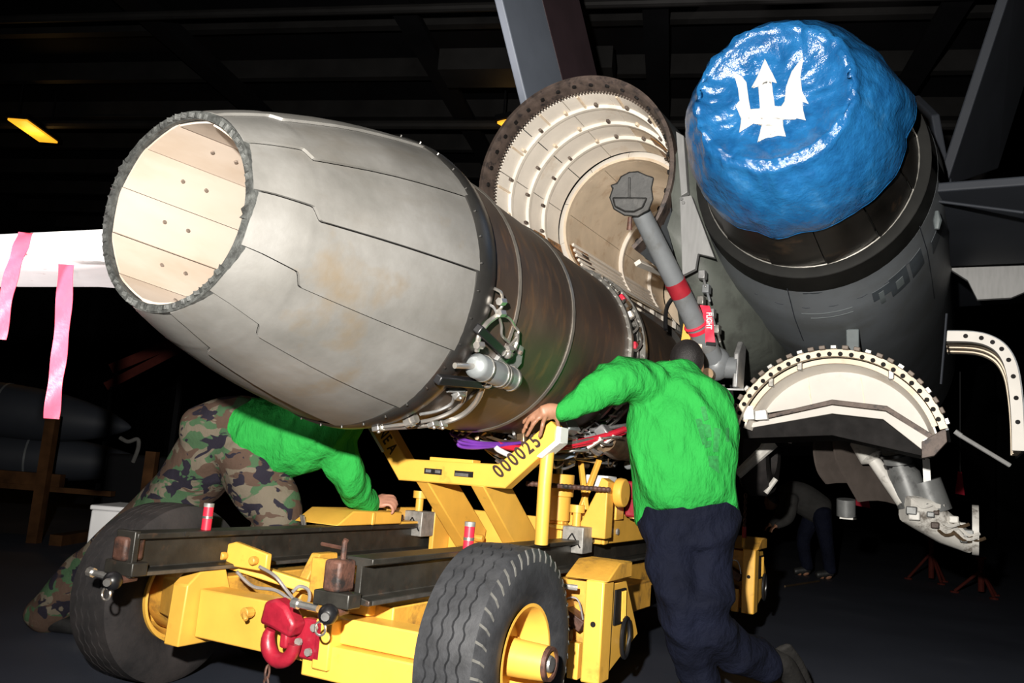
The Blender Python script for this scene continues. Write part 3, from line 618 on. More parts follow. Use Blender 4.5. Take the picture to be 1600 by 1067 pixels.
def rail_end(v_, u_, z_, sc=1.0):
    o = part(MB().span((v_ - 0.03, u_ - 0.05, z_ + 0.02), (v_ + 0.04, u_ + 0.04, z_ + 0.125 * sc)), 'rail_end_latch', 'rust', bevel=0.012)
    build(MB().span((v_ - 0.07, u_ - 0.04, z_ - 0.03), (v_ + 0.08, u_ + 0.03, z_ + 0.02)), 'latch_plate', 'rail_dark', o, bevel=0.005)
    build(MB().ball((v_ + 0.03, u_ - 0.075, z_ - 0.045), 0.034, 16, 10), 'latch_knob', 'black', o)
    build(MB().tube([(v_ + 0.03, u_ - 0.045, z_ - 0.045), (v_ + 0.03, u_ + 0.02, z_ - 0.04)], 0.015, 8), 'knob_shaft', 'rust', o)
    build(MB().tube([(v_ + 0.045, u_ - 0.105, z_ - 0.045), (v_ + 0.05, u_ - 0.115, z_ - 0.047)], 0.014, 10), 'knob_cap', 'steel', o)
    build(MB().tube([(v_ - 0.06, u_ - 0.02, z_ - 0.045), (v_ - 0.14, u_ - 0.03, z_ - 0.04)], 0.012, 8).tube([(v_ - 0.135, u_ - 0.03, z_ - 0.04), (v_ - 0.16, u_ - 0.03, z_ - 0.038)], 0.018, 8), 'latch_bolt', 'steel', o)
    ring = [Vector((v_ + 0.0 + 0.022 * math.cos(a), u_ - 0.07, z_ - 0.095 + 0.022 * math.sin(a))) for a in [k * math.pi / 8 for k in range(16)]]
    build(MB().tube(ring, 0.004, 6, closed=True), 'pull_ring', 'pipe_bright', o)
    return o
le = rail_end(0.20, 0.70, 0.575)
build(MB().tube([(0.21, 0.70, 0.69), (0.21, 0.70, 0.755), (0.215, 0.70, 0.765)], 0.010, 8).tube([(0.08, 0.74, 0.735), (0.21, 0.70, 0.735)], 0.007, 6), 'latch_lever', 'rust', le)
le = rail_end(-0.66, 0.55, 0.585, 0.85)
# red capped marker pins standing on the rails
def pin(p, h, r):
    p = Vector(p); k = Vector((0.004, 0.0, 1)).normalized()
    o = part(MB().tube([p, p + k * h * 0.86], r, 14), 'marker_pin', 'red_plastic', bevel=0)
    build(MB().tube([p + k * h * 0.86, p + k * h], r * 1.04, 14), 'pin_cap', 'galvanized', o)
    build(MB().tube([p + k * h * 0.42, p + k * h * 0.52], r * 1.03, 14), 'pin_stripe', 'pipe_bright', o)
pin((-0.65, 0.90, 0.708), 0.105, 0.020)
part(MB().tube([(0.33, 1.33, 0.55), (0.33, 1.33, 0.70)], 0.021, 14), 'pin_socket', 'yellow', bevel=0)
pin((0.33, 1.33, 0.70), 0.125, 0.021)
# V cradle
UC = 1.95
cr_poly = [(-0.667, 1.156), (-0.464, 0.947), (0.145, 0.952), (0.301, 1.113), (0.394, 1.186), (0.395, 1.255), (0.362, 1.283), (0.101, 1.064), (-0.429, 1.056), (-0.640, 1.290), (-0.675, 1.262)]
D = 0.085
cm = MB()
def slab(poly): cm.prism(poly, lambda a, b_, t: (a, UC + D * t, b_))
slab([(-0.464, 0.947), (0.145, 0.952), (0.101, 1.064), (-0.429, 1.056)])
slab([(0.145, 0.952), (0.394, 1.186), (0.395, 1.255), (0.362, 1.283), (0.101, 1.064)])
slab([(-0.464, 0.947), (-0.429, 1.056), (-0.606, 1.268), (-0.668, 1.255), (-0.680, 1.205)])
crd = part(cm, 'cradle', bevel=0.007)
build(MB().span((-0.29, UC + 0.004, 1.056), (-0.04, UC + D - 0.004, 1.075)), 'cradle_pad', 'yellow', crd, bevel=0.003)
for (a, b_) in ((-0.31, -0.209), (-0.134, -0.03)):
    build(MB().span((a, UC - 0.004, 0.990), (b_, UC + 0.012, 1.018)), 'cradle_slot', 'black_matte', crd, smooth=0)
build(MB().span((-0.128, UC - 0.006, 0.992), (-0.055, UC + 0.01, 1.007)), 'data_plate', 'steel', crd, smooth=0)
for k in range(2): build(MB().span((-0.30 + 0.055 * k, UC - 0.006, 0.998), (-0.27 + 0.055 * k, UC + 0.01, 1.012)), 'slot_rivet', 'steel_dull', crd, smooth=0)
build(MB().prism([(0.301, 1.113), (0.328, 1.106), (0.418, 1.182), (0.418, 1.255), (0.395, 1.258), (0.392, 1.192)], lambda a, b_, t: (a, UC - 0.004 + (D + 0.006) * t, b_)), 'white_bumper', 'white_paint', crd, bevel=0.003)
build(MB().prism([(-0.69, 1.205), (-0.58, 1.080), (-0.565, 1.085), (-0.675, 1.21)], lambda a, b_, t: (a, UC - 0.003 + (D + 0.005) * t, b_)), 'white_bumper', 'white_paint', crd, bevel=0.002)
def text_mesh(txt, size, org, ex, ez, name, parent, m_, spacing=1.0, sx=1.0, lift=(0, -0.0015, 0)):
    cu = bpy.data.curves.new(name, 'FONT'); cu.body = txt; cu.size = size; cu.space_character = spacing; cu.align_x = 'LEFT'; cu.offset = size * 0.026
    ob = bpy.data.objects.new('tmp', cu); COL.objects.link(ob); dg = bpy.context.evaluated_depsgraph_get(); dg.update()
    me = bpy.data.meshes.new_from_object(ob.evaluated_get(dg)); bpy.data.objects.remove(ob); bpy.data.curves.remove(cu)
    ex = Vector(ex).normalized(); ez = Vector(ez).normalized(); mb = MB()
    mb.add([Vector(org) + ex * (v.co.x * sx) + ez * v.co.y + Vector(lift) for v in me.vertices], [tuple(p.vertices) for p in me.polygons])
    bpy.data.meshes.remove(me)
    # a painted layer with a hair of thickness
    n_ = len(mb.v); nrm = ex.cross(ez); nrm = -nrm if nrm.dot(Vector(lift)) > 0 else nrm
    o = build(mb, name, m_, parent, smooth=0)
    s_ = o.modifiers.new('paint', 'SOLIDIFY'); s_.thickness = 0.0008; s_.offset = 0
    return o
ax = Vector((0.362 - 0.101, 0, 1.283 - 1.064)).normalized(); az = Vector((-ax.z, 0, ax.x))
for k, ch in enumerate('000025'):
    base = Vector((0.128, UC, 0.985)) + ax * (0.0475 * k) + az * 0.016
    text_mesh(ch, 0.100, base, ax * 0.55 + Vector((0.14, 0, 0.02)) * 0, az * 0.9 + ax * -0.15, 'stencil_digit', crd, 'stencil', sx=0.72)
ax2 = Vector((-0.429 + 0.606, 0, 1.056 - 1.268)).normalized(); az2 = Vector((-ax2.z, 0, ax2.x))
for k, ch in enumerate('NEA'):
    base = Vector((-0.628, UC, 1.172)) + ax2 * (0.052 * k) + az2 * 0.014
    text_mesh(ch, 0.082, base, ax2, az2, 'stencil_letter', crd, 'stencil', sx=0.72)
# lifting arms behind the cradle beam
for (v_, u_) in ((-0.30, 0.0), (0.04, -0.03)):
    part(MB().prism([(1.965 + u_, 0.955), (2.265 + u_, 0.955), (2.62 + u_, 0.70), (2.60 + u_, 0.60), (2.43 + u_, 0.60)], lambda a, b_, t, v_=v_: (v_ - 0.075 + 0.075 * t, a, b_)), 'lift_arm', 'yellow', bevel=0.006)
    part(MB().tube([(v_ - 0.12, 2.5 + u_, 0.66), (v_ + 0.05, 2.5 + u_, 0.66)], 0.02, 10), 'arm_pivot', 'yellow_worn')
part(MB().tube([(0.335, 2.0, 1.17), (0.33, 2.0, 0.98), (0.325, 2.02, 0.71)], 0.032, 16), 'prop_tube', 'yellow', bevel=0)
# carriage standing on the rails
part(MB().prism([(1.66, 0.712), (2.20, 0.712), (2.20, 0.775), (1.78, 0.780)], lambda a, b_, t: (-0.86 + 0.27 * t, a, b_)), 'carriage_side_box', 'yellow')
sp('side_box_rib', (-0.592, 1.93, 0.712), (-0.582, 1.955, 0.775), 'yellow')
for k in range(2): part(MB().tube([(-0.80 + 0.03 * k, 1.66 - 0.02 * k, 0.70), (-0.80 + 0.03 * k, 1.64 - 0.02 * k, 0.745)], 0.008, 6), 'spring_clip', 'pipe_bright', bevel=0)
sp('adjuster_plate', (-0.70, 2.20, 0.708), (-0.60, 2.50, 0.722), 'yellow')
sp('adjuster_web', (-0.72, 2.20, 0.722), (-0.69, 2.55, 0.79), 'yellow')
for u_ in (2.27, 2.40): part(MB().tube([(-0.645, u_, 0.72), (-0.645, u_, 0.755)], 0.014, 6), 'adjuster_bolt', 'rust', bevel=0)
def clamp(v_, u_):
    o = part(MB().span((v_ - 0.045, u_ - 0.075, 0.640), (v_ + 0.075, u_ + 0.06, 0.775)), 'rail_clamp', 'galvanized', bevel=0.005)
    P = lambda a, b_: (v_ + a, u_ - 0.077, 0.64 + b_)
    for a, b_ in (((-0.035, 0.03), (0.012, 0.10)), ((0.012, 0.10), (0.062, 0.03))):
        build(MB().beam(P(*a), P(*b_), 0.006, 0.006), 'clamp_groove', 'black_matte', o, smooth=0)
    build(MB().tube([(v_, u_, 0.775), (v_, u_, 0.86)], 0.022, 14), 'clamp_screw', 'yellow', o)
    build(MB().tube([(v_, u_, 0.845), (v_, u_, 0.885)], 0.040, 18), 'clamp_head', 'yellow', o)
    return o
clamp(-0.65, 2.45); clamp(0.25, 2.60)
part(MB().prism([(2.50, 0.45), (2.78, 0.45), (2.72, 0.76), (2.60, 0.90), (2.52, 0.90), (2.50, 0.80)], lambda a, b_, t: (-0.60 + 0.03 * t, a, b_)), 'carriage_gusset', 'yellow')
sp('carriage_wall', (-0.57, 2.66, 0.50), (0.16, 2.70, 0.80), 'yellow')
sp('carriage_shelf', (-0.30, 2.30, 0.60), (0.20, 2.66, 0.625), 'yellow_worn')
for v_ in (-0.12, 0.14): part(MB().span((v_ - 0.02, 2.62, 0.62), (v_ + 0.02, 2.66, 0.80)).span((v_ - 0.05, 2.56, 0.75), (v_ + 0.05, 2.66, 0.775)), 'shelf_bracket', 'yellow')
jk = part(MB().tube([(0.105, 2.66, 0.79), (0.105, 2.66, 1.0)], 0.072, 24).tube([(0.105, 2.66, 0.92), (0.105, 2.66, 1.04)], 0.085, 24), 'jack_cylinder', 'yellow', bevel=0.004)
build(MB().tube([(0.105, 2.66, 1.04), (0.105, 2.66, 1.16)], 0.018, 12), 'jack_rod', 'pipe_bright', jk)
build(MB().span((0.02, 2.585, 0.98), (0.09, 2.60, 1.04)), 'jack_lug', 'yellow', jk, bevel=0.004)
scw = [(0.06, 2.35, 0.978)] + [(0.06 + 0.37 * k / 40, 2.35 + 0.25 * k / 40, 0.978) for k in range(1, 41)]
part(MB().tube(scw, [0.012 + 0.0025 * (k % 2) for k in range(41)], 10), 'screw_rod', 'rust', bevel=0, smooth=20)
part(MB().prism([(0.22, 0.72), (0.40, 0.72), (0.40, 1.02), (0.36, 1.04), (0.33, 0.95)], lambda a, b_, t: (a, 2.64 + 0.10 * t, b_)), 'screw_post', 'yellow')
part(MB().lathe([(0, 0.0), (0, 0.075), (0.02, 0.08), (0.05, 0.075), (0.05, 0.0)], (0.40, 2.78, 0.965), 28, axis='v'), 'hand_wheel', 'yellow')
sp('screw_post_rear', (0.30, 2.90, 0.81), (0.36, 3.02, 1.0), 'yellow')
cl = part(MB().span((0.36, 3.02, 0.93), (0.44, 3.14, 1.03)).span((0.36, 3.03, 0.83), (0.44, 3.05, 0.94)).span((0.36, 3.12, 0.83), (0.44, 3.14, 0.94)), 'hook_clamp', 'red_paint', bevel=0.012)
part(MB().tube([(0.40, 3.08, 0.82), (0.40, 3.08, 0.93)], 0.028, 12), 'clamp_spring', 'amber', bevel=0)
sp('carriage_beam', (0.14, 2.74, 0.682), (0.34, 3.75, 0.838), 'yellow')
part(MB().tube([(0.342, 2.97, 0.745), (0.352, 2.97, 0.745)], 0.018, 8), 'beam_stud', 'galvanized', bevel=0)
part(MB().prism([(2.74, 0.682), (2.80, 0.682), (2.80, 0.84), (2.74, 0.84)], lambda a, b_, t: (0.34 + 0.02 * t, a, b_)), 'beam_end_plate', 'yellow')
part(MB().prism([(3.30, 0.838), (3.52, 0.838), (3.52, 0.86), (3.45, 0.93), (3.39, 0.93)], lambda a, b_, t: (0.31 + 0.03 * t, a, b_)), 'lifting_lug', 'yellow')
part(MB().tube([(0.338, 3.43, 0.895), (0.343, 3.43, 0.895)], 0.014, 12), 'lug_hole', 'black_matte', bevel=0)
for s in (-1, 1): part(MB().beam((0.16 + 0.02 * s, 2.9, 0.84), (0.14 - 0.06 * s, 3.0, 1.14), 0.03, 0.03), 'stay_bar', 'yellow')
sp('white_pad', (0.10, 3.05, 0.96), (0.24, 3.2, 1.05), 'white_paint')
sp('white_pad', (0.42, 3.22, 0.93), (0.47, 3.3, 1.04), 'white_paint')
sp('grey_canister', (0.40, 3.3, 0.85), (0.50, 3.42, 0.97), 'act_grey')
# brackets on the near side, one behind the wheel and one far along
def side_bracket(u_, v_, zs, k=1.0):
    V_ = lambda a: v_ + a * k; U_ = lambda a: u_ + a * k; Zz = lambda a: zs + a * k
    o = part(MB().span((V_(0), U_(0), Zz(0)), (V_(0.085), U_(0.12), Zz(0.42))), 'support_post', 'yellow', bevel=0.008)
    build(MB().tube([(V_(0.045), U_(0.002), Zz(0.24)), (V_(0.045), U_(-0.002), Zz(0.24))], 0.012 * k, 12), 'post_hole', 'black_matte', o)
    build(MB().prism([(U_(0.0), Zz(0.42)), (U_(0.30), Zz(0.42)), (U_(0.30), Zz(0.49)), (U_(0.14), Zz(0.49))], lambda a, b_, t: (V_(-0.10 + 0.20 * t), a, b_)), 'sloped_cap', 'yellow_worn', o, bevel=0.005)
    build(MB().span((V_(-0.17), U_(0.10), Zz(0.02)), (V_(0.0), U_(0.13), Zz(0.40))), 'back_plate', 'yellow_worn', o, bevel=0.004)
    build(MB().span((V_(-0.18), U_(-0.01), Zz(0.0)), (V_(-0.155), U_(0.12), Zz(0.40))), 'side_plate', 'yellow', o, bevel=0.004)
    build(MB().beam((V_(-0.15), U_(0.05), Zz(0.29)), (V_(-0.01), U_(0.05), Zz(0.22)), 0.09, 0.05), 'brace', 'rust', o, bevel=0.004)
    build(MB().span((V_(-0.12), U_(0.0), Zz(0.15)), (V_(-0.06), U_(0.05), Zz(0.21))), 'stop_block', 'rust', o, bevel=0.01)
    build(MB().beam((V_(-0.14), U_(0.03), Zz(0.0)), (V_(-0.08), U_(0.03), Zz(0.16)), 0.03, 0.04), 'strut', 'yellow', o, bevel=0.004)
    build(MB().span((V_(-0.07), U_(0.02), Zz(0.0)), (V_(-0.02), U_(0.06), Zz(0.15))), 'strut', 'yellow', o, bevel=0.004)
    build(MB().tube(spline([(V_(-0.13), U_(0.02), Zz(0.27)), (V_(-0.08), U_(0.0), Zz(0.33)), (V_(-0.03), U_(0.0), Zz(0.33)), (V_(-0.01), U_(0.02), Zz(0.25))], 5), 0.004, 6), 'wire', 'cable_grey', o)
    bx_ = build(MB().prism([(U_(0.14), Zz(0.02)), (U_(0.52), Zz(0.14)), (U_(0.46), Zz(0.22)), (U_(0.32), Zz(0.40)), (U_(0.14), Zz(0.40))], lambda a, b_, t: (V_(-0.10 + 0.17 * t), a, b_)), 'ram_box', 'yellow', o, bevel=0.005)
    sh = [Vector((V_(0.085 + 0.012), U_(0.27 + 0.05 * math.cos(q)), Zz(0.16 + 0.085 * math.sin(q)))) for q in [j * math.pi / 8 for j in range(16)]]
    build(MB().tube(sh, 0.010 * k, 8, closed=True), 'shackle', 'black', o)
    build(MB().span((V_(0.07), U_(0.17), Zz(0.22)), (V_(0.078), U_(0.30), Zz(0.37))), 'slot', 'black_matte', o, smooth=0)
    for j in range(3): build(MB().tube([(V_(0.082), U_(0.24 + 0.02 * j), Zz(0.36)), (V_(0.082), U_(0.25 + 0.02 * j), Zz(0.23))], 0.004, 6), 'rod', 'yellow', o)
    return o
side_bracket(1.82, 0.64, 0.185)
side_bracket(4.0, 0.82, 0.26, 0.95)
part(MB().tube([(0.5, 1.72, 0.575), (0.62, 1.78, 0.570)], 0.012, 8), 'release_handle', 'galvanized', bevel=0)
sp('side_beam', (0.30, 1.7, 0.36), (0.55, 3.0, 0.50), 'yellow_worn')
# red pintle hook on the front cross member
hk = part(MB().prism([(-0.02, -0.075), (0.075, -0.075), (0.075, 0.065), (-0.02, 0.065), (-0.06, 0.0)], lambda a, b_, t: (0.0 + a, 0.80 + 0.05 * t, 0.40 + b_)), 'pintle_hook', 'red_paint', bevel=0.008)
jaw = [(-0.045 + 0.062 * math.cos(a) - 0.055, 0.0 + 0.066 * math.sin(a) - 0.022) for a in [R(150 + 15 * k) for k in range(15)]]
build(MB().tube([(0.02 + a, 0.77, 0.40 + b_) for a, b_ in jaw], [0.018, 0.022, 0.025, 0.027, 0.028, 0.028, 0.028, 0.028, 0.028, 0.027, 0.026, 0.025, 0.024, 0.024, 0.024], 12), 'lower_jaw', 'red_paint', hk)
build(MB().prism([(-0.165, 0.03), (-0.10, 0.02), (-0.02, 0.0), (0.0, 0.05), (-0.05, 0.105), (-0.10, 0.125), (-0.15, 0.11)], lambda a, b_, t: (0.0 + a, 0.735 + 0.07 * t, 0.40 + b_)), 'upper_latch', 'red_paint', hk, bevel=0.014)
build(MB().span((-0.07, 0.745, 0.36), (-0.035, 0.80, 0.43)), 'latch_web', 'red_paint', hk, bevel=0.01)
for p in ((0.045, 0.795, 0.44), (0.03, 0.795, 0.355), (-0.01, 0.785, 0.385)): build(MB().tube([p, (p[0], p[1] - 0.012, p[2])], 0.014, 8), 'hook_bolt', 'galvanized', hk)
sp('hook_mount', (0.04, 0.80, 0.30), (0.11, 0.88, 0.47), 'yellow')
ch = [(-0.125, 0.77, 0.29), (-0.13, 0.77, 0.24), (-0.127, 0.775, 0.19), (-0.132, 0.77, 0.14)]
for k in range(3):
    c_ = Vector((-0.128, 0.77, 0.262 - 0.042 * k)); X = Vector((1, 0, 0)) if k % 2 else Vector((0, 1, 0))
    build(MB().tube([c_ + X * (0.010 * math.cos(a)) + Vector((0, 0, 0.026 * math.sin(a))) for a in [j * math.pi / 6 for j in range(12)]], 0.0045, 6, closed=True), 'chain_link', 'rust', hk)

# ------------------------------------------------------------------ the fighter aircraft
jet = thing('fighter_aircraft', 'grey twin-engine fighter aircraft seen from behind with one engine bay open', 'aircraft', (0.6, 4.5, 0), 'L')
def jp(mb, name, m_, parent=None, bevel=0.0, smooth=35, kind=None): return build(mb, name, m_, parent or jet, bevel=bevel, smooth=smooth, kind=kind)
LC = (-0.10, 2.88); RC = (1.33, 2.75)
def interp(tab, u):
    if u <= tab[0][0]: return tab[0][1:]
    for a, b_ in zip(tab, tab[1:]):
        if u <= b_[0]:
            t = (u - a[0]) / (b_[0] - a[0]); t = sstep(t) * 0.5 + t * 0.5
            return [p + (q - p) * t for p, q in zip(a[1:], b_[1:])]
    return tab[-1][1:]
RT = [(2.88, 0.600, 0.600, 0.600), (3.05, 0.625, 0.62, 0.635), (3.35, 0.655, 0.67, 0.75), (3.8, 0.665, 0.75, 0.85), (4.6, 0.67, 0.83, 0.92), (9.0, 0.68, 0.88, 0.98)]
LT = [(3.0, 0.660, 0.660, 0.660), (3.4, 0.672, 0.68, 0.67), (4.2, 0.68, 0.76, 0.70), (9.0, 0.70, 0.88, 0.80)]
def nac(c, tab, u, deg, off=0.0):
    a, tp, bt = interp(tab, u); q = R(deg); ca, sa = math.cos(q), math.sin(q)
    h = tp if sa >= 0 else bt
    return Vector((c[0] + (a + off) * ca, u, c[1] + (h + off) * sa))
us = [2.88, 2.95, 3.0, 3.05, 3.15, 3.25, 3.35, 3.5, 3.7, 3.9, 4.2, 4.6, 5.2, 6, 7.5, 9]
def ngrid(c, tab, us, d0, d1, n, th=0.02):
    mb = MB()
    return mb.grid(lambda s, t, l: nac(c, tab, us[int(round(s * (len(us) - 1)))], d0 + (d1 - d0) * t, -th if l else 0), len(us) - 1, n, True)
rnac = jp(ngrid(RC, RT, us[3:], 0, 360, 64), 'nacelle', 'hull_grey')
rnac['label'] = 'closed grey nacelle'
jp(ngrid(RC, RT, [2.88, 2.92, 2.96, 3.0, 3.06], 0, 360, 64, 0.03), 'burnt_band', 'soot', rnac)
jp(MB().lathe([(2.885, 0.50), (2.872, 0.53), (2.875, 0.598), (2.90, 0.598), (2.90, 0.50)], (RC[0], 0, RC[1]), 64, closed_prof=True), 'end_ring', 'soot', rnac)
jp(MB().lathe([(2.866, 0.541), (2.866, 0.547), (2.874, 0.547), (2.874, 0.541)], (RC[0], 0, RC[1]), 64, closed_prof=True), 'seal_line', 'flange_metal', rnac)
NP = [(2.87, 0.537), (2.70, 0.515), (2.5, 0.478), (2.3, 0.435), (2.20, 0.40), (2.12, 0.37)]
for i in range(12):                                # sooty exhaust petals of the fitted engine
    a0 = 12 + 30 * i
    def fn(s, t, l, a0=a0):
        u, r = NP[int(round(s * (len(NP) - 1)))]; return cyl(u, a0 + 0.4 + 29.2 * t, r + 0.010 * (1 - t) - (0.012 if l else 0), RC)
    jp(MB().grid(fn, len(NP) - 1, 6, True), 'exhaust_petal', 'soot_petal', rnac, smooth=28)
jp(MB().lathe([(2.86, 0.50), (2.3, 0.40), (2.14, 0.33), (2.14, 0.0)], (RC[0], 0, RC[1]), 40), 'exhaust_liner', 'soot', rnac)
# panel seams, antenna, patches and the faded insignia on the nacelle
def patch(us_, d_, name, m_, off=0.002):
    mb = MB(); mb.grid(lambda s, t, l: nac(RC, RT, us_[0] + (us_[1] - us_[0]) * s, d_[0] + (d_[1] - d_[0]) * t, off - (0.002 if l else 0)), 4, 6, True)
    return jp(mb, name, m_, rnac)
for k in range(2): patch((3.25 + 0.04 * k, 3.254 + 0.04 * k), (-96 + 4 * k, -72), 'panel_seam', 'insignia_light')
patch((3.2, 3.203), (-120, -40), 'panel_seam', 'hull_dark')
patch((3.02, 4.2), (-29.9, -29.5), 'panel_seam', 'hull_dark')
patch((3.02, 4.2), (-100.2, -99.8), 'panel_seam', 'hull_dark')
su = 3.19
patch((su, su + 0.19), (-53, -43), 'insignia_disc', 'insignia'); patch((su + 0.06, su + 0.14), (-50, -46), 'insignia_star', 'insignia_light', 0.003)
patch((su + 0.02, su + 0.10), (-62, -53), 'insignia_bar', 'insignia'); patch((su + 0.01, su + 0.20), (-41, -33), 'insignia_bar', 'insignia')
patch((su + 0.05, su + 0.17), (-59, -56.5), 'insignia_stripe', 'insignia_light', 0.003); patch((3.06, 3.075), (-93, -84), 'stencil_line', 'insignia')
patch((3.30, 3.48), (-26, -14), 'dark_patch', 'insignia')
p0 = nac(RC, RT, 3.58, -80); jp(MB().beam(p0 + Vector((0.06, -0.06, 0.035)), p0 + Vector((0.06, 0.0, -0.16)), 0.03, 0.07, (1, 0, 0)), 'blade_antenna', 'insignia_light', rnac, bevel=0.006)
# open engine bay on the left
lnac = jp(ngrid(LC, LT, [3.0, 3.05, 3.1, 3.2, 3.4, 3.7, 4.2, 5, 6, 7.5, 9], -48, 228, 60), 'nacelle', 'hull_grey')
lnac['label'] = 'grey nacelle with the open white engine bay'
cb = (LC[0], 0, LC[1])
lip = jp(MB().lathe([(2.985, 0.662), (2.98, 0.640), (3.0, 0.628), (3.06, 0.618), (3.09, 0.608), (3.10, 0.608), (3.10, 0.662)], cb, 72, R(-48), R(228), closed_prof=True), 'bay_lip', 'lip_brown', lnac)
for k in range(26):
    a = -44 + k * 10.6; p = cyl(3.03, a, 0.624, LC); n_ = (p - Vector((LC[0], 3.03, LC[1]))).normalized()
    build(MB().tube([p, p - n_ * 0.012], 0.015, 6), 'lip_latch', 'black_matte', lip, smooth=0)
mb = MB()
for k in range(130):
    a = -46 + k * 2.09; p = cyl(3.105, a, 0.603, LC); n_ = (p - Vector((LC[0], 3.105, LC[1]))).normalized()
    mb.box(p, (0.012, 0.022, 0.010), (n_, Vector((0, 1, 0)), n_.cross(Vector((0, 1, 0)))))
jp(mb, 'perforated_strip', 'stud', lnac, kind='stuff', smooth=0)
def arc(u0, u1, r0, r1, a0, a1, name, m_, th=0.012, n=8, parent=None):
    mb = MB(); mb.grid(lambda s, t, l: cyl(u0 + (u1 - u0) * s, a0 + (a1 - a0) * t, (r0 + (r1 - r0) * s) + (th if l else 0), LC), 1, n, True)
    return jp(mb, name, m_, parent or lnac, smooth=30)
for (u0, u1, r0, r1) in ((3.12, 3.27, 0.600, 0.590), (3.30, 3.50, 0.582, 0.570), (3.53, 3.72, 0.562, 0.552), (3.75, 3.98, 0.545, 0.535)):
    for k in range(9):
        a0 = -46 + k * 30.4; m_ = 'liner_white'
        if (u0 > 3.5 and k == 3) or (u0 > 3.7 and k in (0, 1)): m_ = 'liner_cream'
        arc(u0, u1, r0, r1, a0 + 0.3, a0 + 30.1, 'bay_panel', m_)
for (u, r) in ((3.285, 0.586), (3.515, 0.566), (3.735, 0.546)):
    fr = jp(MB().lathe([(u - 0.014, r + 0.03), (u - 0.014, r - 0.018), (u + 0.014, r - 0.018), (u + 0.014, r - 0.006), (u + 0.004, r), (u + 0.004, r + 0.03)], cb, 72, R(-46), R(228), closed_prof=True), 'bay_frame', 'liner_white', lnac)
    for k in range(13):
        a = -36 + k * 20.5 + random.uniform(-3, 3); p = cyl(u - 0.03, a, r - 0.004, LC); n_ = (p - Vector((LC[0], p.y, LC[1]))).normalized()
        build(MB().box(p, (0.02, 0.05, 0.02), (n_, Vector((0, 1, 0)), n_.cross(Vector((0, 1, 0))))), 'clip', random.choice(('stud', 'liner_cream', 'lip_brown')), fr, bevel=0.004)
for k in range(10):
    a0 = -40 + k * 27; arc(3.12, 3.27, 0.588, 0.578, a0, a0 + 1.2, 'bay_rib', 'liner_cream', 0.02, 2)
for k in range(8):                                 # end bulkhead in segments round the intake opening
    a0 = -44 + k * 34
    mb = MB(); mb.grid(lambda s, t, l, a0=a0: cyl(4.0 + 0.02 * l + 0.02 * s, a0 + 33.6 * t, 0.485 + 0.06 * s, LC), 1, 8, True)
    jp(mb, 'bulkhead_panel', 'liner_white', lnac)
jp(MB().lathe([(3.985, 0.475), (3.985, 0.495), (4.03, 0.49), (4.03, 0.475)], cb, 64, R(-42), R(222), closed_prof=True), 'duct_ring', 'liner_cream', lnac)
for k in range(5):
    a0 = -40 + k * 52
    mb = MB(); mb.grid(lambda s, t, l, a0=a0: cyl(4.03 + 2.2 * s, a0 + 51.5 * t, 0.475 - 0.05 * s + (0.01 if l else 0), LC), 2, 8, True)
    jp(mb, 'intake_panel', 'liner_cream', lnac)
jp(MB().lathe([(6.25, 0.42), (6.2, 0.2), (6.1, 0.06), (6.08, 0.0)], cb, 40), 'intake_screen', 'liner_cream', lnac)
for k in range(5):
    a = -58 + 9 * k; jp(MB().beam(cyl(3.55, a, 0.50, LC), cyl(4.3, a + 3, 0.40, LC), 0.045, 0.03, cyl(4, a, 1, LC) - Vector((LC[0], 4, LC[1]))), 'bay_stringer', 'liner_white', lnac, bevel=0.004)
for (u0, u1, a0, a1, r) in ((3.60, 3.95, 38, 58, 0.540), (3.55, 3.98, 196, 222, 0.538), (3.4, 3.9, -14, -4, 0.552), (3.45, 3.9, -30, -22, 0.55)):
    arc(u0, u1, r, r - 0.012, a0, a1, 'bare_primer_patch', 'amber', 0.006, 6)
    for q in range(2): jp(MB().tube([cyl(u0 + 0.05 + 0.1 * q, a0 + 4, r - 0.012, LC), cyl(u1 - 0.08, a0 + 12 + 3 * q, r - 0.03, LC)], 0.006, 6), 'bay_tube', 'lip_brown', lnac)
for (a0, a1, u0, u1) in ((196, 226, 4.03, 4.32), (226, 250, 4.25, 4.5)):
    arc(u0, u1, 0.470, 0.445, a0, a1, 'bare_primer_patch', 'amber', 0.004, 6)
    for q in range(3): jp(MB().tube([cyl(u0 + 0.03, a0 + 4 + 8 * q, 0.462, LC), cyl(u1 - 0.05, a0 + 8 + 7 * q, 0.435, LC)], 0.007, 6), 'bay_tube', 'lip_brown', lnac)
for k in range(9):                                 # deep side wall of the bay, panel by panel with a rib at each joint
    u0 = 4.08 + 0.36 * k
    jp(MB().span((-0.60, u0, 1.95), (-0.585, u0 + 0.352, 2.80)), 'side_wall_panel', 'liner_cream' if k % 3 == 1 else 'liner_white', lnac, smooth=0)
    jp(MB().beam((-0.57, u0 + 0.18, 1.95), (-0.57, u0 + 0.18, 2.78), 0.035, 0.05, (1, 0, 0)), 'side_wall_rib', 'liner_white', lnac, bevel=0.005)
    jp(MB().span((-0.585, u0 + 0.02, 2.30 - 0.02 * k), (-0.55, u0 + 0.13, 2.42 - 0.02 * k)), 'side_wall_fitting', ('amber', 'lip_brown', 'black_matte')[k % 3], lnac, bevel=0.008)
    p = Vector((-0.58, u0 + 0.28, 2.52)); jp(MB().tube([p, p + Vector((0.02, 0, 0))], 0.04, 14), 'lightening_hole', 'black_matte', lnac)
for z_ in (2.2, 2.62): jp(MB().tube([(-0.54, 4.1, z_), (-0.54, 7.3, z_ - 0.05)], 0.012, 8), 'bay_pipe', 'lip_brown', lnac)
rnd = random.Random(21)
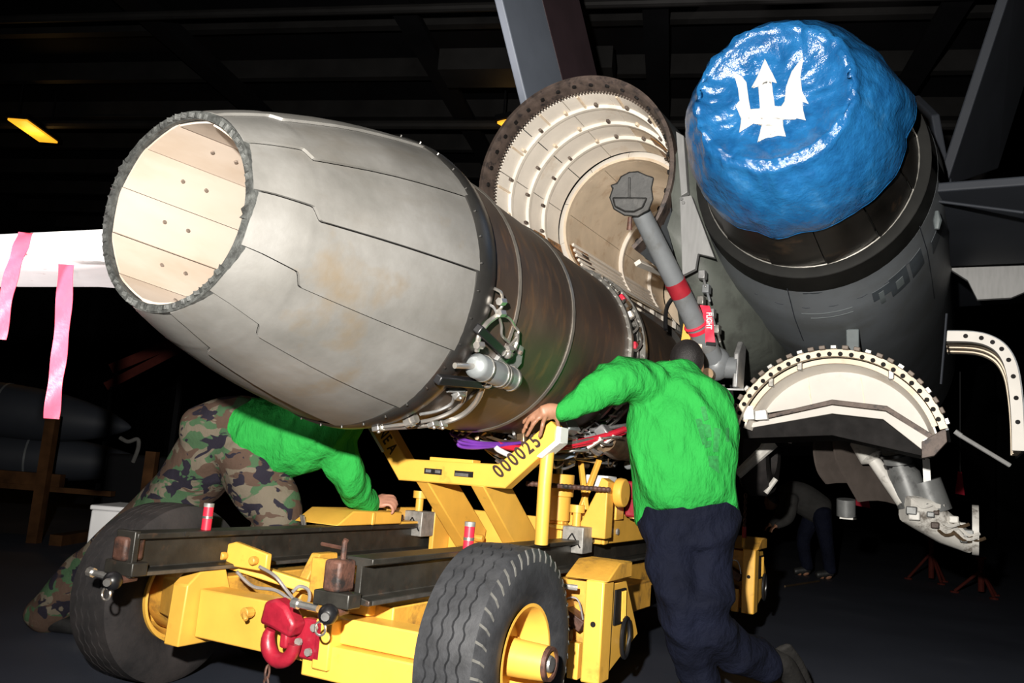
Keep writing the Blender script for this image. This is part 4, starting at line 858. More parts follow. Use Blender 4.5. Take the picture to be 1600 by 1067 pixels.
for k in range(30):
    a = rnd.uniform(-42, 20); u = rnd.uniform(3.95, 4.5); p = cyl(u, a, 0.44 - rnd.uniform(0, 0.03), LC); s_ = rnd.uniform(0.015, 0.04)
    if k % 3 == 0: jp(MB().tube(spline([p, p + Vector((-s_, 0.05, s_)), p + Vector((-s_ * 2, 0.12, -s_))], 4), 0.007, 6), 'bay_pipe', rnd.choice(('black', 'steel_dull', 'amber', 'lip_brown')), lnac)
    else: jp(MB().box(p, (s_, s_ * 1.5, s_)), 'bay_fitting', rnd.choice(('lip_brown', 'liner_white', 'black_matte', 'amber', 'lip_brown')), lnac, bevel=0.004)
for k in (2, 4):
    u = 4.35 + 0.36 * k; jp(MB().lathe([(u - 0.012, 0.47 - 0.008 * k), (u - 0.012, 0.435 - 0.008 * k), (u + 0.012, 0.435 - 0.008 * k), (u + 0.012, 0.47 - 0.008 * k)], cb, 48, R(-38), R(218), closed_prof=True), 'intake_frame', 'liner_white', lnac)
for k in range(5):
    a = 196 + 5.6 * k; jp(MB().beam(cyl(4.05, a, 0.455, LC), cyl(5.9, a, 0.42, LC), 0.022, 0.02, cyl(4, a, 1, LC) - Vector((LC[0], 4, LC[1]))), 'bay_stringer', 'liner_white', lnac, bevel=0.003)
for d in (-0.028, 0.028):
    p = onU(845 + d * 250, 329 - d * 60, 3.965); jp(MB().tube([p, p + Vector((0, 0.012, 0))], 0.034, 9), 'black_mark', 'black_matte', lnac, smooth=0)
rnd = random.Random(5)
for k in range(26):                                # small fittings low in the bay
    a = rnd.uniform(-46, 6); u = rnd.uniform(3.5, 4.0); p = cyl(u, a, 0.52 - rnd.uniform(0, 0.04), LC)
    s_ = rnd.uniform(0.02, 0.05)
    if k % 3 == 0: jp(MB().tube(spline([p, p + Vector((-s_, 0.05, s_)), p + Vector((-s_ * 2, 0.12, -s_))], 4), 0.007, 6), 'bay_pipe', rnd.choice(('black', 'steel_dull', 'amber')), lnac)
    else: jp(MB().box(p, (s_, s_ * 1.5, s_)), 'bay_fitting', rnd.choice(('lip_brown', 'liner_white', 'stud', 'amber', 'liner_cream')), lnac, bevel=0.005)
jp(MB().tube(spline([onU(1040, 515, 3.3), onU(1042, 480, 3.35), onU(1060, 458, 3.4), onU(1075, 455, 3.5)], 5), 0.014, 8), 'bay_seal', 'black', lnac)
# centre fairing between the nacelles
secs = [(3.02, 0.535, 0.62, 2.52, 3.02), (3.12, 0.52, 0.74, 2.30, 3.06), (3.3, 0.50, 0.86, 2.02, 3.10), (3.6, 0.46, 0.98, 1.82, 3.14), (4.2, 0.42, 1.02, 1.76, 3.2), (9.0, 0.35, 1.1, 1.80, 3.3)]
mb = MB(); vs = []
for (u, v0, v1, z0, z1) in secs:
    zc = (z0 + z1) / 2; vs += [(v0, u, zc), (v0 + 0.02, u, z0 + 0.10), ((v0 + v1) / 2 - 0.05, u, z0), ((v0 + v1) / 2 + 0.08, u, z0), (v1 - 0.01, u, z0 + 0.12), (v1, u, zc), (v1 - 0.04, u, z1 - 0.05), ((v0 + v1) / 2, u, z1), (v0 + 0.02, u, z1 - 0.06)]
fs = [(i * 9 + j, i * 9 + (j + 1) % 9, (i + 1) * 9 + (j + 1) % 9, (i + 1) * 9 + j) for i in range(len(secs) - 1) for j in range(9)]
fs += [tuple(range(9))[::-1], tuple((len(secs) - 1) * 9 + j for j in range(9))]
fair = jp(mb.add(vs, fs), 'centre_fairing', 'hull_green', smooth=50)
def uplate(pts, u, th, name, m_, parent=None, bevel=0.003):
    P = [onU(x, y, u) for x, y in pts]
    return jp(MB().prism([(p.x, p.z) for p in P], lambda a, b_, t: (a, u + th * t, b_)), name, m_, parent or fair, bevel=bevel, smooth=0)
uplate([(1056, 205), (1068, 212), (1074, 300), (1064, 306)], 2.96, 0.05, 'fairing_strut', 'hull_light')
uplate([(1062, 308), (1080, 305), (1116, 402), (1090, 396), (1086, 420), (1066, 430)], 2.97, 0.04, 'fairing_plate', 'hull_light')
for x, y in ((1065, 311), (1068, 317)): p = onU(x, y, 2.965); jp(MB().tube([p, p - Vector((0, 0.012, 0))], 0.010, 8), 'plate_bolt', 'steel_dull', fair)
for k, (x, y) in enumerate(((1098, 430), (1104, 452), (1096, 470), (1112, 490), (1100, 500), (1120, 515))):
    p = onU(x, y, 3.04); jp(MB().box(p, (0.04, 0.06, 0.05)).tube([p, p + Vector((0.03, -0.03, -0.08))], 0.009, 6), 'hinge_fitting', ('steel_dull', 'hook_grey', 'flange_metal')[k % 3], fair, bevel=0.006)
# arresting hook
piv = Vector((0.81, 3.16, 1.735)); shoe = Vector((0.515, 2.43, 2.53))
def hk_(t): return piv + (shoe - piv) * t
hook = jp(MB().tube([hk_(0.02), hk_(0.12), hk_(0.5), hk_(0.96)], [0.060, 0.062, 0.056, 0.052], 20), 'arresting_hook', 'hook_grey')
hook['label'] = 'grey arresting hook with red bands'
for (a, b_, m_, rr) in ((0.425, 0.505, 'red_band', 0.0585), (0.205, 0.225, 'red_plastic', 0.0625), (0.10, 0.135, 'steel_dull', 0.066)):
    build(MB().tube([hk_(a), hk_(b_)], rr, 20), 'paint_band', m_, hook)
hd = (shoe - piv).normalized(); fwd = (toL(CAMP) - shoe).normalized(); sx = fwd.cross(Vector((0, 0, 1))).normalized() * -1; sz = sx.cross(fwd) * -1
if sz.z < 0: sz = -sz
sil = [(-0.116, 0.042), (-0.080, 0.055), (-0.062, 0.09), (-0.02, 0.114), (0.027, 0.12), (0.07, 0.102), (0.114, 0.09), (0.106, 0.034), (0.117, -0.023), (0.097, -0.084), (0.04, -0.118), (-0.03, -0.116), (-0.09, -0.084), (-0.116, -0.023), (-0.102, 0.025)]
sh = build(MB().prism(sil, lambda a, b_, t: shoe + sx * a * (1 - 0.22 * t) + sz * b_ * (1 - 0.22 * t) + fwd * (0.07 - 0.17 * t)), 'hook_shoe', 'shoe_metal', hook, bevel=0.018, smooth=50)
build(MB().prism([(-0.10, -0.02), (-0.085, -0.07), (-0.03, -0.095), (0.02, -0.095), (0.065, -0.07), (0.085, -0.015)], lambda a, b_, t: shoe + sx * a + sz * b_ + fwd * (0.068 + 0.02 * t)), 'shoe_face', 'shoe_metal', sh, bevel=0.01)
build(MB().tube([shoe + sz * -0.12 + fwd * 0.0, shoe + sz * -0.19 + fwd * 0.0], [0.012, 0.016], 8), 'shoe_pin', 'rust', sh)
build(MB().beam(shoe + sx * -0.01 + sz * -0.02 + fwd * 0.074, shoe + sx * -0.015 + sz * 0.085 + fwd * 0.074, 0.012, 0.012), 'shoe_ridge', 'shoe_metal', sh, bevel=0.003)
pv = jp(MB().tube([piv + Vector((-0.11, 0.05, -0.02)), piv + Vector((0.13, 0.03, -0.02))], 0.062, 18).ball(piv + Vector((0, 0.02, 0)), (0.085, 0.085, 0.10), 16, 10), 'hook_pivot', 'hook_grey', fair)
for a in (-0.10, 0.12): build(MB().prism([(-0.07, -0.12), (0.09, -0.12), (0.12, 0.14), (0.02, 0.16), (-0.06, 0.08)], lambda p, q, t, a=a: piv + Vector((a - 0.015 + 0.03 * t, p + 0.05, q - 0.02))), 'pivot_cheek', 'steel_dull', pv, bevel=0.008)
build(MB().tube([piv + Vector((-0.02, -0.09, -0.075)), piv + Vector((-0.02, -0.02, -0.07))], 0.035, 14), 'pivot_boss', 'pipe_bronze', pv)
for k in range(5): build(MB().tube([piv + Vector((-0.09 + 0.045 * k, 0.02, -0.12)), piv + Vector((-0.08 + 0.045 * k, 0.04, -0.22 - 0.02 * (k % 2))), ], 0.009, 6), 'pivot_rod', ('black', 'steel')[k % 2], pv)
build(MB().span(piv + Vector((-0.02, -0.02, -0.155)), piv + Vector((0.17, 0.0, -0.145))), 'pivot_bracket', 'steel_dull', pv)
p = onU(1087, 540, 3.0); jp(MB().tube([p, p + Vector((0, 0.05, 0))], 0.036, 16), 'cap_plug', 'liner_cream', fair)
uplate([(1071, 480), (1083, 490), (1076, 548), (1062, 546)], 3.12, 0.04, 'support_bar', 'yellow')
# tails and wing
def slabq(P, th, name, m_, parent=None):
    P = [Vector(p) for p in P]; n_ = (P[1] - P[0]).cross(P[2] - P[0]).normalized() * th
    k = len(P)
    return jp(MB().add(P + [p + n_ for p in P], [tuple(range(k)), tuple(range(k, 2 * k))[::-1]] + [(i, (i + 1) % k, k + (i + 1) % k, k + i) for i in range(k)]), name, m_, parent, bevel=0.01, smooth=0)
fv = -0.60
P = lambda x, y, v_: onV(x, y, v_)
a_, b_, c_, d_, e_, f_ = P(819, 190, fv), P(878, 168, fv), P(930, 150, fv), P(757, -60, fv - 0.12), P(820, -60, fv - 0.12), P(880, -60, fv - 0.12)
slabq([a_, b_, e_, d_], 0.06, 'rudder', 'fin_grey'); slabq([b_, c_, f_, e_], 0.06, 'tail_fin', 'maroon')
slabq([onU(1462, 290, 3.9), onU(1545, 262, 5.0), onU(1640, -40, 4.7), onU(1570, -40, 3.6)], 0.06, 'tail_fin', 'hull_dark')
slabq([onU(1425, 150, 4.2), onU(1455, 180, 3.9), onU(1475, 290, 3.9), onU(1430, 290, 4.3)], 0.05, 'fin_fillet', 'hull_dark')
zt = 2.70
slabq([(1.86, 3.12, zt), (2.9, 3.0, zt - 0.04), (3.6, 3.2, zt - 0.06), (3.4, 4.5, zt - 0.05), (1.95, 4.75, zt)], -0.05, 'horizontal_tail', 'hull_dark')
jp(MB().tube([onU(1462, 314, 3.2), onU(1600, 332, 3.1)], 0.008, 6), 'tail_cable', 'hull_dark')
jp(MB().tube([onU(1464, 330, 3.1), onU(1465, 345, 3.1), onU(1464, 358, 3.1)], [0.010, 0.022, 0.012], 10), 'static_probe', 'insignia_light')
jp(MB().prism([(p.x, p.z) for p in (onU(1484, 398, 4.9), onU(1640, 384, 4.9), onU(1640, 440, 4.9), onU(1580, 465, 4.9), onU(1527, 468, 4.9), onU(1512, 438, 4.9), onU(1484, 420, 4.9))], lambda a, b_, t: (a, 4.9 + 0.05 * t, b_)), 'wing_flap', 'hull_light', bevel=0.004, smooth=0)
slabq([(1.98, 5.0, 2.93), (4.5, 4.8, 2.96), (4.5, 7.0, 2.96), (1.98, 7.5, 2.93)], 0.10, 'wing', 'hull_dark')
slabq([(-0.75, 5.2, 3.0), (-4.5, 6.2, 3.0), (-4.5, 8.0, 3.0), (-0.75, 8.5, 3.0)], -0.10, 'wing', 'hull_dark')
# lowered engine bay door, arched, white inside
AC = (1.43, 1.265)
def ar(u, deg, r): return cyl(u, deg, r, AC)
dr = jp(MB().grid(lambda s, t, l: ar(3.42 + 1.0 * s, 16 + 150 * t, 0.595 - 0.014 * l), 4, 40, True), 'bay_door', 'hull_grey')
dr['label'] = 'lowered arched bay door with white inside'
jp(MB().grid(lambda s, t, l: ar(3.40 + 0.05 * s, 17 + 148 * t, 0.592 - 0.038 * l), 1, 40, True), 'door_rim', 'liner_cream', dr)
for k in range(25):
    a = 20 + k * 5.9
    for (u, r_, m_, w_) in ((3.385, 0.600, 'steel' if k % 3 == 0 else 'stud', 0.034),):
        p = ar(u, a, r_); n_ = (p - Vector((AC[0], u, AC[1]))).normalized()
        build(MB().box(p, (0.022, 0.05, w_), (n_, Vector((0, 1, 0)), n_.cross(Vector((0, 1, 0))))), 'door_latch', m_, dr, bevel=0.004)
    p = ar(3.396, a + 2.5, 0.565); build(MB().tube([p, p + Vector((0, -0.006, 0))], 0.013, 10), 'rim_hole', 'black_matte', dr)
jp(MB().grid(lambda s, t, l: ar(3.47 + 0.03 * s, 20 + 142 * t, 0.550 - 0.028 * l), 1, 40, True), 'door_frame', 'liner_cream', dr)
for a in (58, 112, 132): p = ar(3.46, a, 0.54); jp(MB().box(p, (0.03, 0.03, 0.05)), 'door_stop', 'flange_metal', dr, bevel=0.004)
jp(MB().grid(lambda s, t, l: ar(3.48 + 0.45 * s, 16 + 150 * t, 0.535 - 0.07 * s - 0.01 * l), 3, 40, True), 'door_liner', 'liner_white', dr)
jp(MB().grid(lambda s, t, l: ar(3.93 + 0.45 * s, 16 + 150 * t, 0.465 - 0.05 * s - 0.01 * l), 3, 40, True), 'door_liner', 'liner_white', dr)
def dplate(pts, u, th, name, m_, bevel=0.003): return uplate(pts, u, th, name, m_, dr, bevel)
dplate([(1168, 655), (1300, 624), (1386, 634), (1466, 684), (1462, 694), (1384, 642), (1300, 632), (1170, 660)], 3.58, 0.05, 'door_stiffener', 'lip_brown')
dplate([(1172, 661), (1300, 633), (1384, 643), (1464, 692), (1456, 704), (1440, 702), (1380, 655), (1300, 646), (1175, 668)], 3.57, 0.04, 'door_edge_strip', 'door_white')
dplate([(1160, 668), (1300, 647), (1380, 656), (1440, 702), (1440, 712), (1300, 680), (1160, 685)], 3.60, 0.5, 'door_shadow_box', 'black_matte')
low = [onU(x, y, 3.66) for x, y in ((1182, 648), (1300, 628), (1386, 638), (1452, 678))]
def low_z(v_):
    for a, b_ in zip(low, low[1:]):
        if v_ <= b_.x: return a.z + (b_.z - a.z) * max(0, (v_ - a.x)) / (b_.x - a.x)
    return low[-1].z
def cres(s_, t, l):
    p = ar(3.66, 158 - 134 * s_, 0.515); z_ = min(low_z(p.x), p.z); return Vector((p.x, 3.66 + 0.012 * l, p.z * (1 - t) + z_ * t))
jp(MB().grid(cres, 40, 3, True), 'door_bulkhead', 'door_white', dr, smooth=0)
for x in (1262, 1345): jp(MB().beam(onU(x, 590, 3.655), onU(x + 6, 632, 3.655), 0.004, 0.006), 'bulkhead_seam', 'liner_cream', dr)
p = onU(1449, 692, 3.56); jp(MB().tube([p, p - Vector((0, 0.02, 0))], 0.022, 12), 'hinge_bolt', 'steel', dr)
dplate([(1158, 634), (1176, 634), (1178, 655), (1158, 656)], 3.46, 0.05, 'hinge_block', 'white_paint'); dplate([(1180, 642), (1196, 640), (1199, 655), (1180, 656)], 3.48, 0.05, 'hinge_block', 'white_paint')
dplate([(1440, 690), (1478, 668), (1480, 690), (1460, 712), (1440, 716)], 3.46, 0.1, 'door_corner', 'lip_brown')
jp(MB().tube([onU(1290, 630, 3.7), onU(1294, 655, 3.7)], 0.014, 10), 'door_rod', 'steel', dr)
# side door on the right, a curved white frame
sd = [(1478, 516), (1520, 517), (1550, 524), (1574, 540), (1590, 568), (1598, 610), (1602, 660), (1603, 705)]
SDP = spline([onU(x, y, 3.5) for x, y in sd], 4)
def ribbon(off, u0, u1, th, name, m_, parent=None):
    n = len(SDP); Q = []
    for i, p in enumerate(SDP):
        t = (SDP[min(i + 1, n - 1)] - SDP[max(i - 1, 0)]).normalized(); nn = Vector((t.z, 0, -t.x)); Q.append((p, nn if nn.z <= 0 or nn.x < 0 else -nn))
    mb = MB(); mb.grid(lambda s, t, l: Vector((0, u0 + (u1 - u0) * t, 0)) + Vector((Q[int(round(s * (n - 1)))][0].x, 0, Q[int(round(s * (n - 1)))][0].z)) + Q[int(round(s * (n - 1)))][1] * (off + th * l), n - 1, 1, True)
    return jp(mb, name, m_, parent, smooth=40)
sdo = ribbon(0.0, 3.5, 4.3, 0.012, 'side_door', 'hull_grey')
ribbon(0.008, 3.48, 3.53, 0.055, 'door_frame', 'door_white', sdo)
for k, u in enumerate((3.66, 3.80, 3.95)): ribbon(0.014, u, u + 0.06, 0.035, 'door_frame', 'liner_cream', sdo)
for i in range(3, len(SDP) - 2, 3):
    p = SDP[i]; t = (SDP[i + 1] - SDP[i - 1]).normalized(); nn = Vector((t.z, 0, -t.x)); nn = nn if nn.z <= 0 or nn.x < 0 else -nn
    q = Vector((p.x, 3.478, p.z)) + nn * 0.035; jp(MB().tube([q, q - Vector((0, 0.006, 0))], 0.012, 10), 'frame_hole', 'black_matte', sdo)
jp(MB().tube([onU(1492, 674, 3.6), onU(1502, 681, 3.6)], 0.014, 8).tube([onU(1500, 680, 3.6), onU(1578, 727, 3.7)], 0.012, 8), 'door_strut', 'hull_light')
jp(MB().tube([onU(1479, 490, 3.4), onU(1476, 530, 3.4), onU(1470, 600, 3.4)], 0.006, 6), 'drain_tube', 'hull_dark')
# landing gear hanging below
def g(x, y, d): return toL(at(x, y, d))
leg = jp(MB().tube([g(1392, 680, 6.1), g(1408, 735, 6.0), g(1412, 742, 6.0), g(1428, 790, 5.95)], [0.10, 0.095, 0.11, 0.105], 18), 'main_gear_leg', 'gear_grey')
build(MB().tube([g(1444, 752, 5.95), g(1462, 800, 5.9)], 0.11, 18), 'shock_cylinder', 'gear_grey', leg)
for a, b_ in ((706, 710), (722, 728), (752, 757)):
    x = 1392 + (a - 680) * 0.33; build(MB().tube([g(x, a, 6.03), g(x + 1.2, b_, 6.03)], 0.116, 18), 'leg_clamp', 'black', leg)
build(MB().tube([g(1342, 688, 6.2), g(1362, 715, 6.1), g(1366, 720, 6.1), g(1412, 785, 5.95)], [0.07, 0.085, 0.045, 0.05], 12), 'drag_brace', 'gear_white', leg)
build(MB().tube([g(1416, 793, 5.9), g(1440, 800, 5.9), g(1480, 828, 5.9), g(1518, 852, 5.9)], [0.10, 0.125, 0.105, 0.06], 14), 'lower_strut', 'gear_white', leg)
build(MB().tube([g(1418, 786, 5.85), g(1470, 792, 5.85)], 0.05, 12), 'collar', 'gear_white', leg)
rnd = random.Random(9)
for k in range(26):
    x = 1424 + rnd.uniform(0, 92); y = 792 + (x - 1424) * 0.52 + rnd.uniform(-16, 12); p = g(x, y, 5.8 + rnd.uniform(-0.04, 0.06)); s_ = rnd.uniform(0.03, 0.075)
    if k % 2: build(MB().box(p, (s_, s_, s_ * 0.8)), 'gear_fitting', rnd.choice(('gear_white', 'gear_grey', 'lip_brown')), leg, bevel=0.008)
    else: build(MB().tube(spline([p, p + Vector((0.06, 0, -0.05)), p + Vector((0.12, 0.02, -0.03))], 4), 0.012, 6), 'gear_pipe', rnd.choice(('gear_white', 'black', 'pipe_bronze')), leg)
build(MB().lathe([(-0.02, 0.0), (-0.02, 0.17), (0.02, 0.17), (0.02, 0.0)], g(1524, 828, 5.9), 28, axis='v'), 'brake_disc', 'gear_white', leg)
jp(MB().prism([(0, 0), (0.045, -0.02), (0.07, -0.40), (0.05, -0.44), (0.02, -0.42)], lambda a, b_, t: g(1441, 712, 5.9) + Vector((a, 0.03 * t, b_))), 'gear_door_edge', 'white_paint')
# nose side gear and doors seen through under the fuselage
jp(MB().lathe([(-0.10, 0.17), (-0.10, 0.30), (-0.06, 0.335), (0.06, 0.335), (0.10, 0.30), (0.10, 0.17)], g(1188, 706, 6.6), 40, axis='v', closed_prof=True), 'gear_wheel', 'tire_old')
jp(MB().lathe([(-0.105, 0.05), (-0.11, 0.285), (-0.10, 0.30), (-0.09, 0.05)], g(1188, 706, 6.6), 40, axis='v', closed_prof=True), 'wheel_rim', 'gear_white')
jp(MB().tube([g(1152, 742, 6.3), g(1180, 716, 6.3), g(1206, 690, 6.3)], [0.035, 0.04, 0.055], 10), 'side_brace', 'gear_white')
jp(MB().tube([g(1196, 770, 6.4), g(1212, 748, 6.4)], 0.02, 8), 'brace_link', 'gear_white')
def gdoor(pts, d0, name, m_):
    P0 = spline([g(x, y, d0) for x, y in pts], 5); n = len(P0)
    return jp(MB().grid(lambda s, t, l: P0[int(round(s * (n - 1)))] + Vector((0.22 * t, 0.30 * t, 0.02 * math.sin(3 * t))) + Vector((0.014, -0.008, 0)) * l, n - 1, 4, True), name, m_)
gdoor([(1276, 668), (1270, 700), (1276, 735), (1290, 756)], 6.3, 'gear_door', 'gear_brown')
gdoor([(1300, 690), (1306, 720), (1322, 752), (1340, 784)], 6.2, 'gear_door', 'gear_brown')
jp(MB().tube(spline([g(1285, 660, 6.0), g(1310, 668, 6.0), g(1350, 680, 6.0), g(1400, 684, 6.0)], 5), 0.045, 10), 'air_duct', 'hull_grey')
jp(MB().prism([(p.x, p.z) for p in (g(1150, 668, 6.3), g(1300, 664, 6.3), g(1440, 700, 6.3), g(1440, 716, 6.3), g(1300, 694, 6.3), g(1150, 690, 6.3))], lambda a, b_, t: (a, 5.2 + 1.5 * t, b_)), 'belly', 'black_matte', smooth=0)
jp(MB().tube([g(1322, 780, 6.6), g(1322, 806, 6.6)], 0.07, 12), 'nose_gear_leg', 'gear_grey'); jp(MB().span(g(1312, 804, 6.6), g(1334, 812, 6.6) + Vector((0, 0.2, 0))), 'nose_gear_foot', 'gear_white')

# ------------------------------------------------------------------ blue nozzle cover with a white trident
cov = thing('nozzle_cover', 'crumpled blue vinyl cover with a white trident tied over the exhaust nozzle', 'cover', (1.33, 2.25, 2.3), 'L')
def cov_u(v, z):
    q = Vector((v * 5.0, z * 5.0, 1.3)); rg = lambda p: 0.5 - abs(noise.noise(p)) * 1.6
    return 0.030 * noise.noise(q) + 0.020 * rg(q * 2.1 + Vector((3, 0, 0))) + 0.010 * rg(q * 4.6)
CC = (1.315, 2.77)
def cov_pt(s, th):
    ca, sa = math.cos(th), math.sin(th)
    if s < 0.42:
        t = s / 0.42; r = 0.325 * t; u = 2.0 + 0.035 * (1 - t ** 3)
        v = CC[0] + r * ca * 1.06; z = CC[1] + r * sa * 1.0
        w_ = 0.25 + 0.75 * t
        return Vector((v, u + cov_u(v, z) * w_ - 0.022 * max(0, noise.noise(Vector((ca * 5, sa * 5, 2 + t)))) * t ** 3 - 0.05 * t ** 9, z))
    t = min(1.0, (s - 0.42) / 0.58)
    r = 0.325 + 0.185 * (1 - (1 - t) ** 1.7) ; u = 2.0 + 0.47 * t ** 1.25
    if t < 0.12: u -= 0.03 * math.sin(t / 0.12 * math.pi)
    g_ = noise.noise(Vector((ca * 4, sa * 4, t * 3))) * 0.020 + noise.noise(Vector((ca * 11, sa * 11, t * 5))) * 0.011 * (1 - t * 0.6)
    g_ += 0.010 * math.exp(-((t - 0.1) / 0.14) ** 2) * math.sin(17 * th + 9 * noise.noise(Vector((ca * 2, sa * 2, 0)))) * (0.5 + noise.noise(Vector((ca * 3, sa * 3, 4))))
    if ca > 0: g_ += 0.05 * max(0, 1 - abs(th - R(14)) / R(20)) * t
    u += 0.05 * t * math.sin(th * 2 + 0.7) * 0.6 + g_ * 0.5
    cx = CC[0] + (RC[0] - CC[0]) * t; cz = CC[1] + (RC[1] + 0.02 - CC[1]) * t
    return Vector((cx + (r + g_) * ca, u, cz + (r + g_) * sa))
NS, NT = 44, 150
mb = MB(); vs = []; fs = []
for i in range(NS + 1):
    for j in range(NT): vs.append(cov_pt(i / NS, 2 * math.pi * j / NT - math.pi))
for i in range(NS):
    for j in range(NT): fs.append((i * NT + j, i * NT + (j + 1) % NT, (i + 1) * NT + (j + 1) % NT, (i + 1) * NT + j))
cs = build(mb.add(vs, fs), 'cover_cloth', 'blue_vinyl', cov, smooth=180)
sld = cs.modifiers.new('cloth', 'SOLIDIFY'); sld.thickness = 0.006; sld.offset = 1
build(MB().tube([cov_pt(0.995, 2 * math.pi * j / 90 - math.pi) for j in range(90)], 0.008, 6, closed=True), 'hem_cord', 'blue_vinyl', cov)
tri = [(342, 152), (383, 235), (364, 232), (376, 316), (398, 318), (410, 300), (414, 250), (436, 195), (477, 145), (464, 215), (470, 262), (492, 305), (470, 298), (474, 330), (484, 366), (452, 358), (402, 360), (404, 385), (416, 426), (388, 422), (350, 430), (318, 448), (330, 382), (302, 380), (254, 412), (260, 362), (240, 318), (254, 300), (246, 250), (228, 195), (262, 214), (276, 232), (284, 290), (292, 330), (324, 326), (318, 246), (294, 252)]
from mathutils.geometry import tessellate_polygon
tp = [onU(1040 + x / 2.223, 20 + y / 2.223, 2.0) for x, y in tri]
tv = [Vector((p.x, p.z, 0)) for p in tp]; tf = [tuple(f) for f in tessellate_polygon([tv])]
for _ in range(3):                                  # split every triangle in four so that the patch follows the cloth
    mid = {}; nf = []
    def mp_(a, b_):
        k = (min(a, b_), max(a, b_))
        if k not in mid: tv.append((tv[a] + tv[b_]) / 2); mid[k] = len(tv) - 1
        return mid[k]
    for (a, b_, c_) in tf:
        ab, bc, ca_ = mp_(a, b_), mp_(b_, c_), mp_(c_, a); nf += [(a, ab, ca_), (ab, b_, bc), (ca_, bc, c_), (ab, bc, ca_)]
    tf = nf
mb = MB(); vs = []
for q in tv:
    dv = (q.x - CC[0]) / 1.06; dz = q.y - CC[1]; r = math.hypot(dv, dz)
    p = cov_pt(min(0.415, r / 0.325 * 0.42), math.atan2(dz, dv)); vs.append(Vector((q.x, p.y - 0.010, q.y)))
mb.add(vs, tf)
em = build(mb, 'trident_emblem', 'emblem_white', cov, smooth=180)
s_ = em.modifiers.new('cloth', 'SOLIDIFY'); s_.thickness = 0.004; s_.offset = 1

# ------------------------------------------------------------------ people
def limb(mb, keys, n=16, sub=5):
    """keys: (point, ra, rb, axis of ra or None); one smooth tapering tube with rounded ends"""
    P = spline([k[0] for k in keys], sub); rr = spline([(k[1], k[2], 0) for k in keys], sub)
    axs = spline([k[3] if len(k) > 3 and k[3] is not None else CR for k in keys], sub)
    vs = []; k_ = len(P)
    rings = []
    t0 = (P[1] - P[0]).normalized(); t1 = (P[-1] - P[-2]).normalized()
    for f, o_ in ((0.55, -0.55), (0.88, -0.3)): rings.append((P[0] + t0 * o_ * min(rr[0].x, rr[0].y), rr[0] * f, axs[0], t0))
    for i in range(k_):
        t = (P[min(i + 1, k_ - 1)] - P[max(i - 1, 0)]).normalized(); rings.append((P[i], rr[i], axs[i], t))
    for f, o_ in ((0.88, 0.3), (0.55, 0.55)): rings.append((P[-1] + t1 * o_ * min(rr[-1].x, rr[-1].y), rr[-1] * f, axs[-1], t1))
    for (p, r, a, t) in rings:
        a = a - t * a.dot(t); a = a.normalized() if a.length > 1e-4 else t.orthogonal().normalized(); b_ = t.cross(a)
        for j in range(n): q = 2 * math.pi * j / n; vs.append(p + a * (r.x * math.cos(q)) + b_ * (r.y * math.sin(q)))
    m_ = len(rings); fs = [(i * n + j, i * n + (j + 1) % n, (i + 1) * n + (j + 1) % n, (i + 1) * n + j) for i in range(m_ - 1) for j in range(n)]
    fs += [tuple(range(n))[::-1], tuple((m_ - 1) * n + j for j in range(n))]
    return mb.add(vs, fs)
def skin(mb, name, m_, parent, voxel=0.012, it=6, disp=None):
    """weld overlapping limbs into one continuous surface"""
    o_ = ORG[parent.name]; me = bpy.data.meshes.new('tmp'); me.from_pydata([p - o_ for p in mb.v], [], mb.f)
    bm = bmesh.new(); bm.from_mesh(me); bmesh.ops.recalc_face_normals(bm, faces=bm.faces); bm.to_mesh(me); bm.free()
    ob = bpy.data.objects.new('tmp', me); COL.objects.link(ob)
    r = ob.modifiers.new('r', 'REMESH'); r.mode = 'VOXEL'; r.voxel_size = voxel
    s_ = ob.modifiers.new('s', 'SMOOTH'); s_.factor = 0.5; s_.iterations = it
    dg = bpy.context.evaluated_depsgraph_get(); dg.update()
    me2 = bpy.data.meshes.new_from_object(ob.evaluated_get(dg)); bpy.data.objects.remove(ob); bpy.data.meshes.remove(me)
    me2.name = name
    if disp:
        ns = [v.normal.copy() for v in me2.vertices]
        for v, n_ in zip(me2.vertices, ns): v.co += n_ * disp(v.co + o_, n_)
    me2.polygons.foreach_set('use_smooth', [True] * len(me2.polygons)); me2.materials.clear(); me2.materials.append(M[m_])
    o = bpy.data.objects.new(name, me2); COL.objects.link(o); o.parent = parent; ORG[o.name] = o_
    return o
def folds(amp, sc, dirv, st=3.5):
    d_ = Vector(dirv).normalized()
    def f(p, n_):
        q = p * sc; along = q.dot(d_); q = q - d_ * along * (1 - 1 / st)
        a = noise.noise(q); b_ = noise.noise(q * 2.1 + Vector((5, 1, 3)))
        return amp * ((1 - abs(a) * 2.2) * 0.6 + 0.4 * b_)
    return f
def K(x, y, d, ra, rb=None, ax=None): return (at(x, y, d), ra, rb if rb else ra, ax)
def finger(mb, pts, r0=0.0125, r1=0.0100):
    P = spline(pts, 4); n = len(P); return mb.tube(P, [r0 + (r1 - r0) * i / (n - 1) for i in range(n)], 8).ball(P[-1], r1, 8, 6)

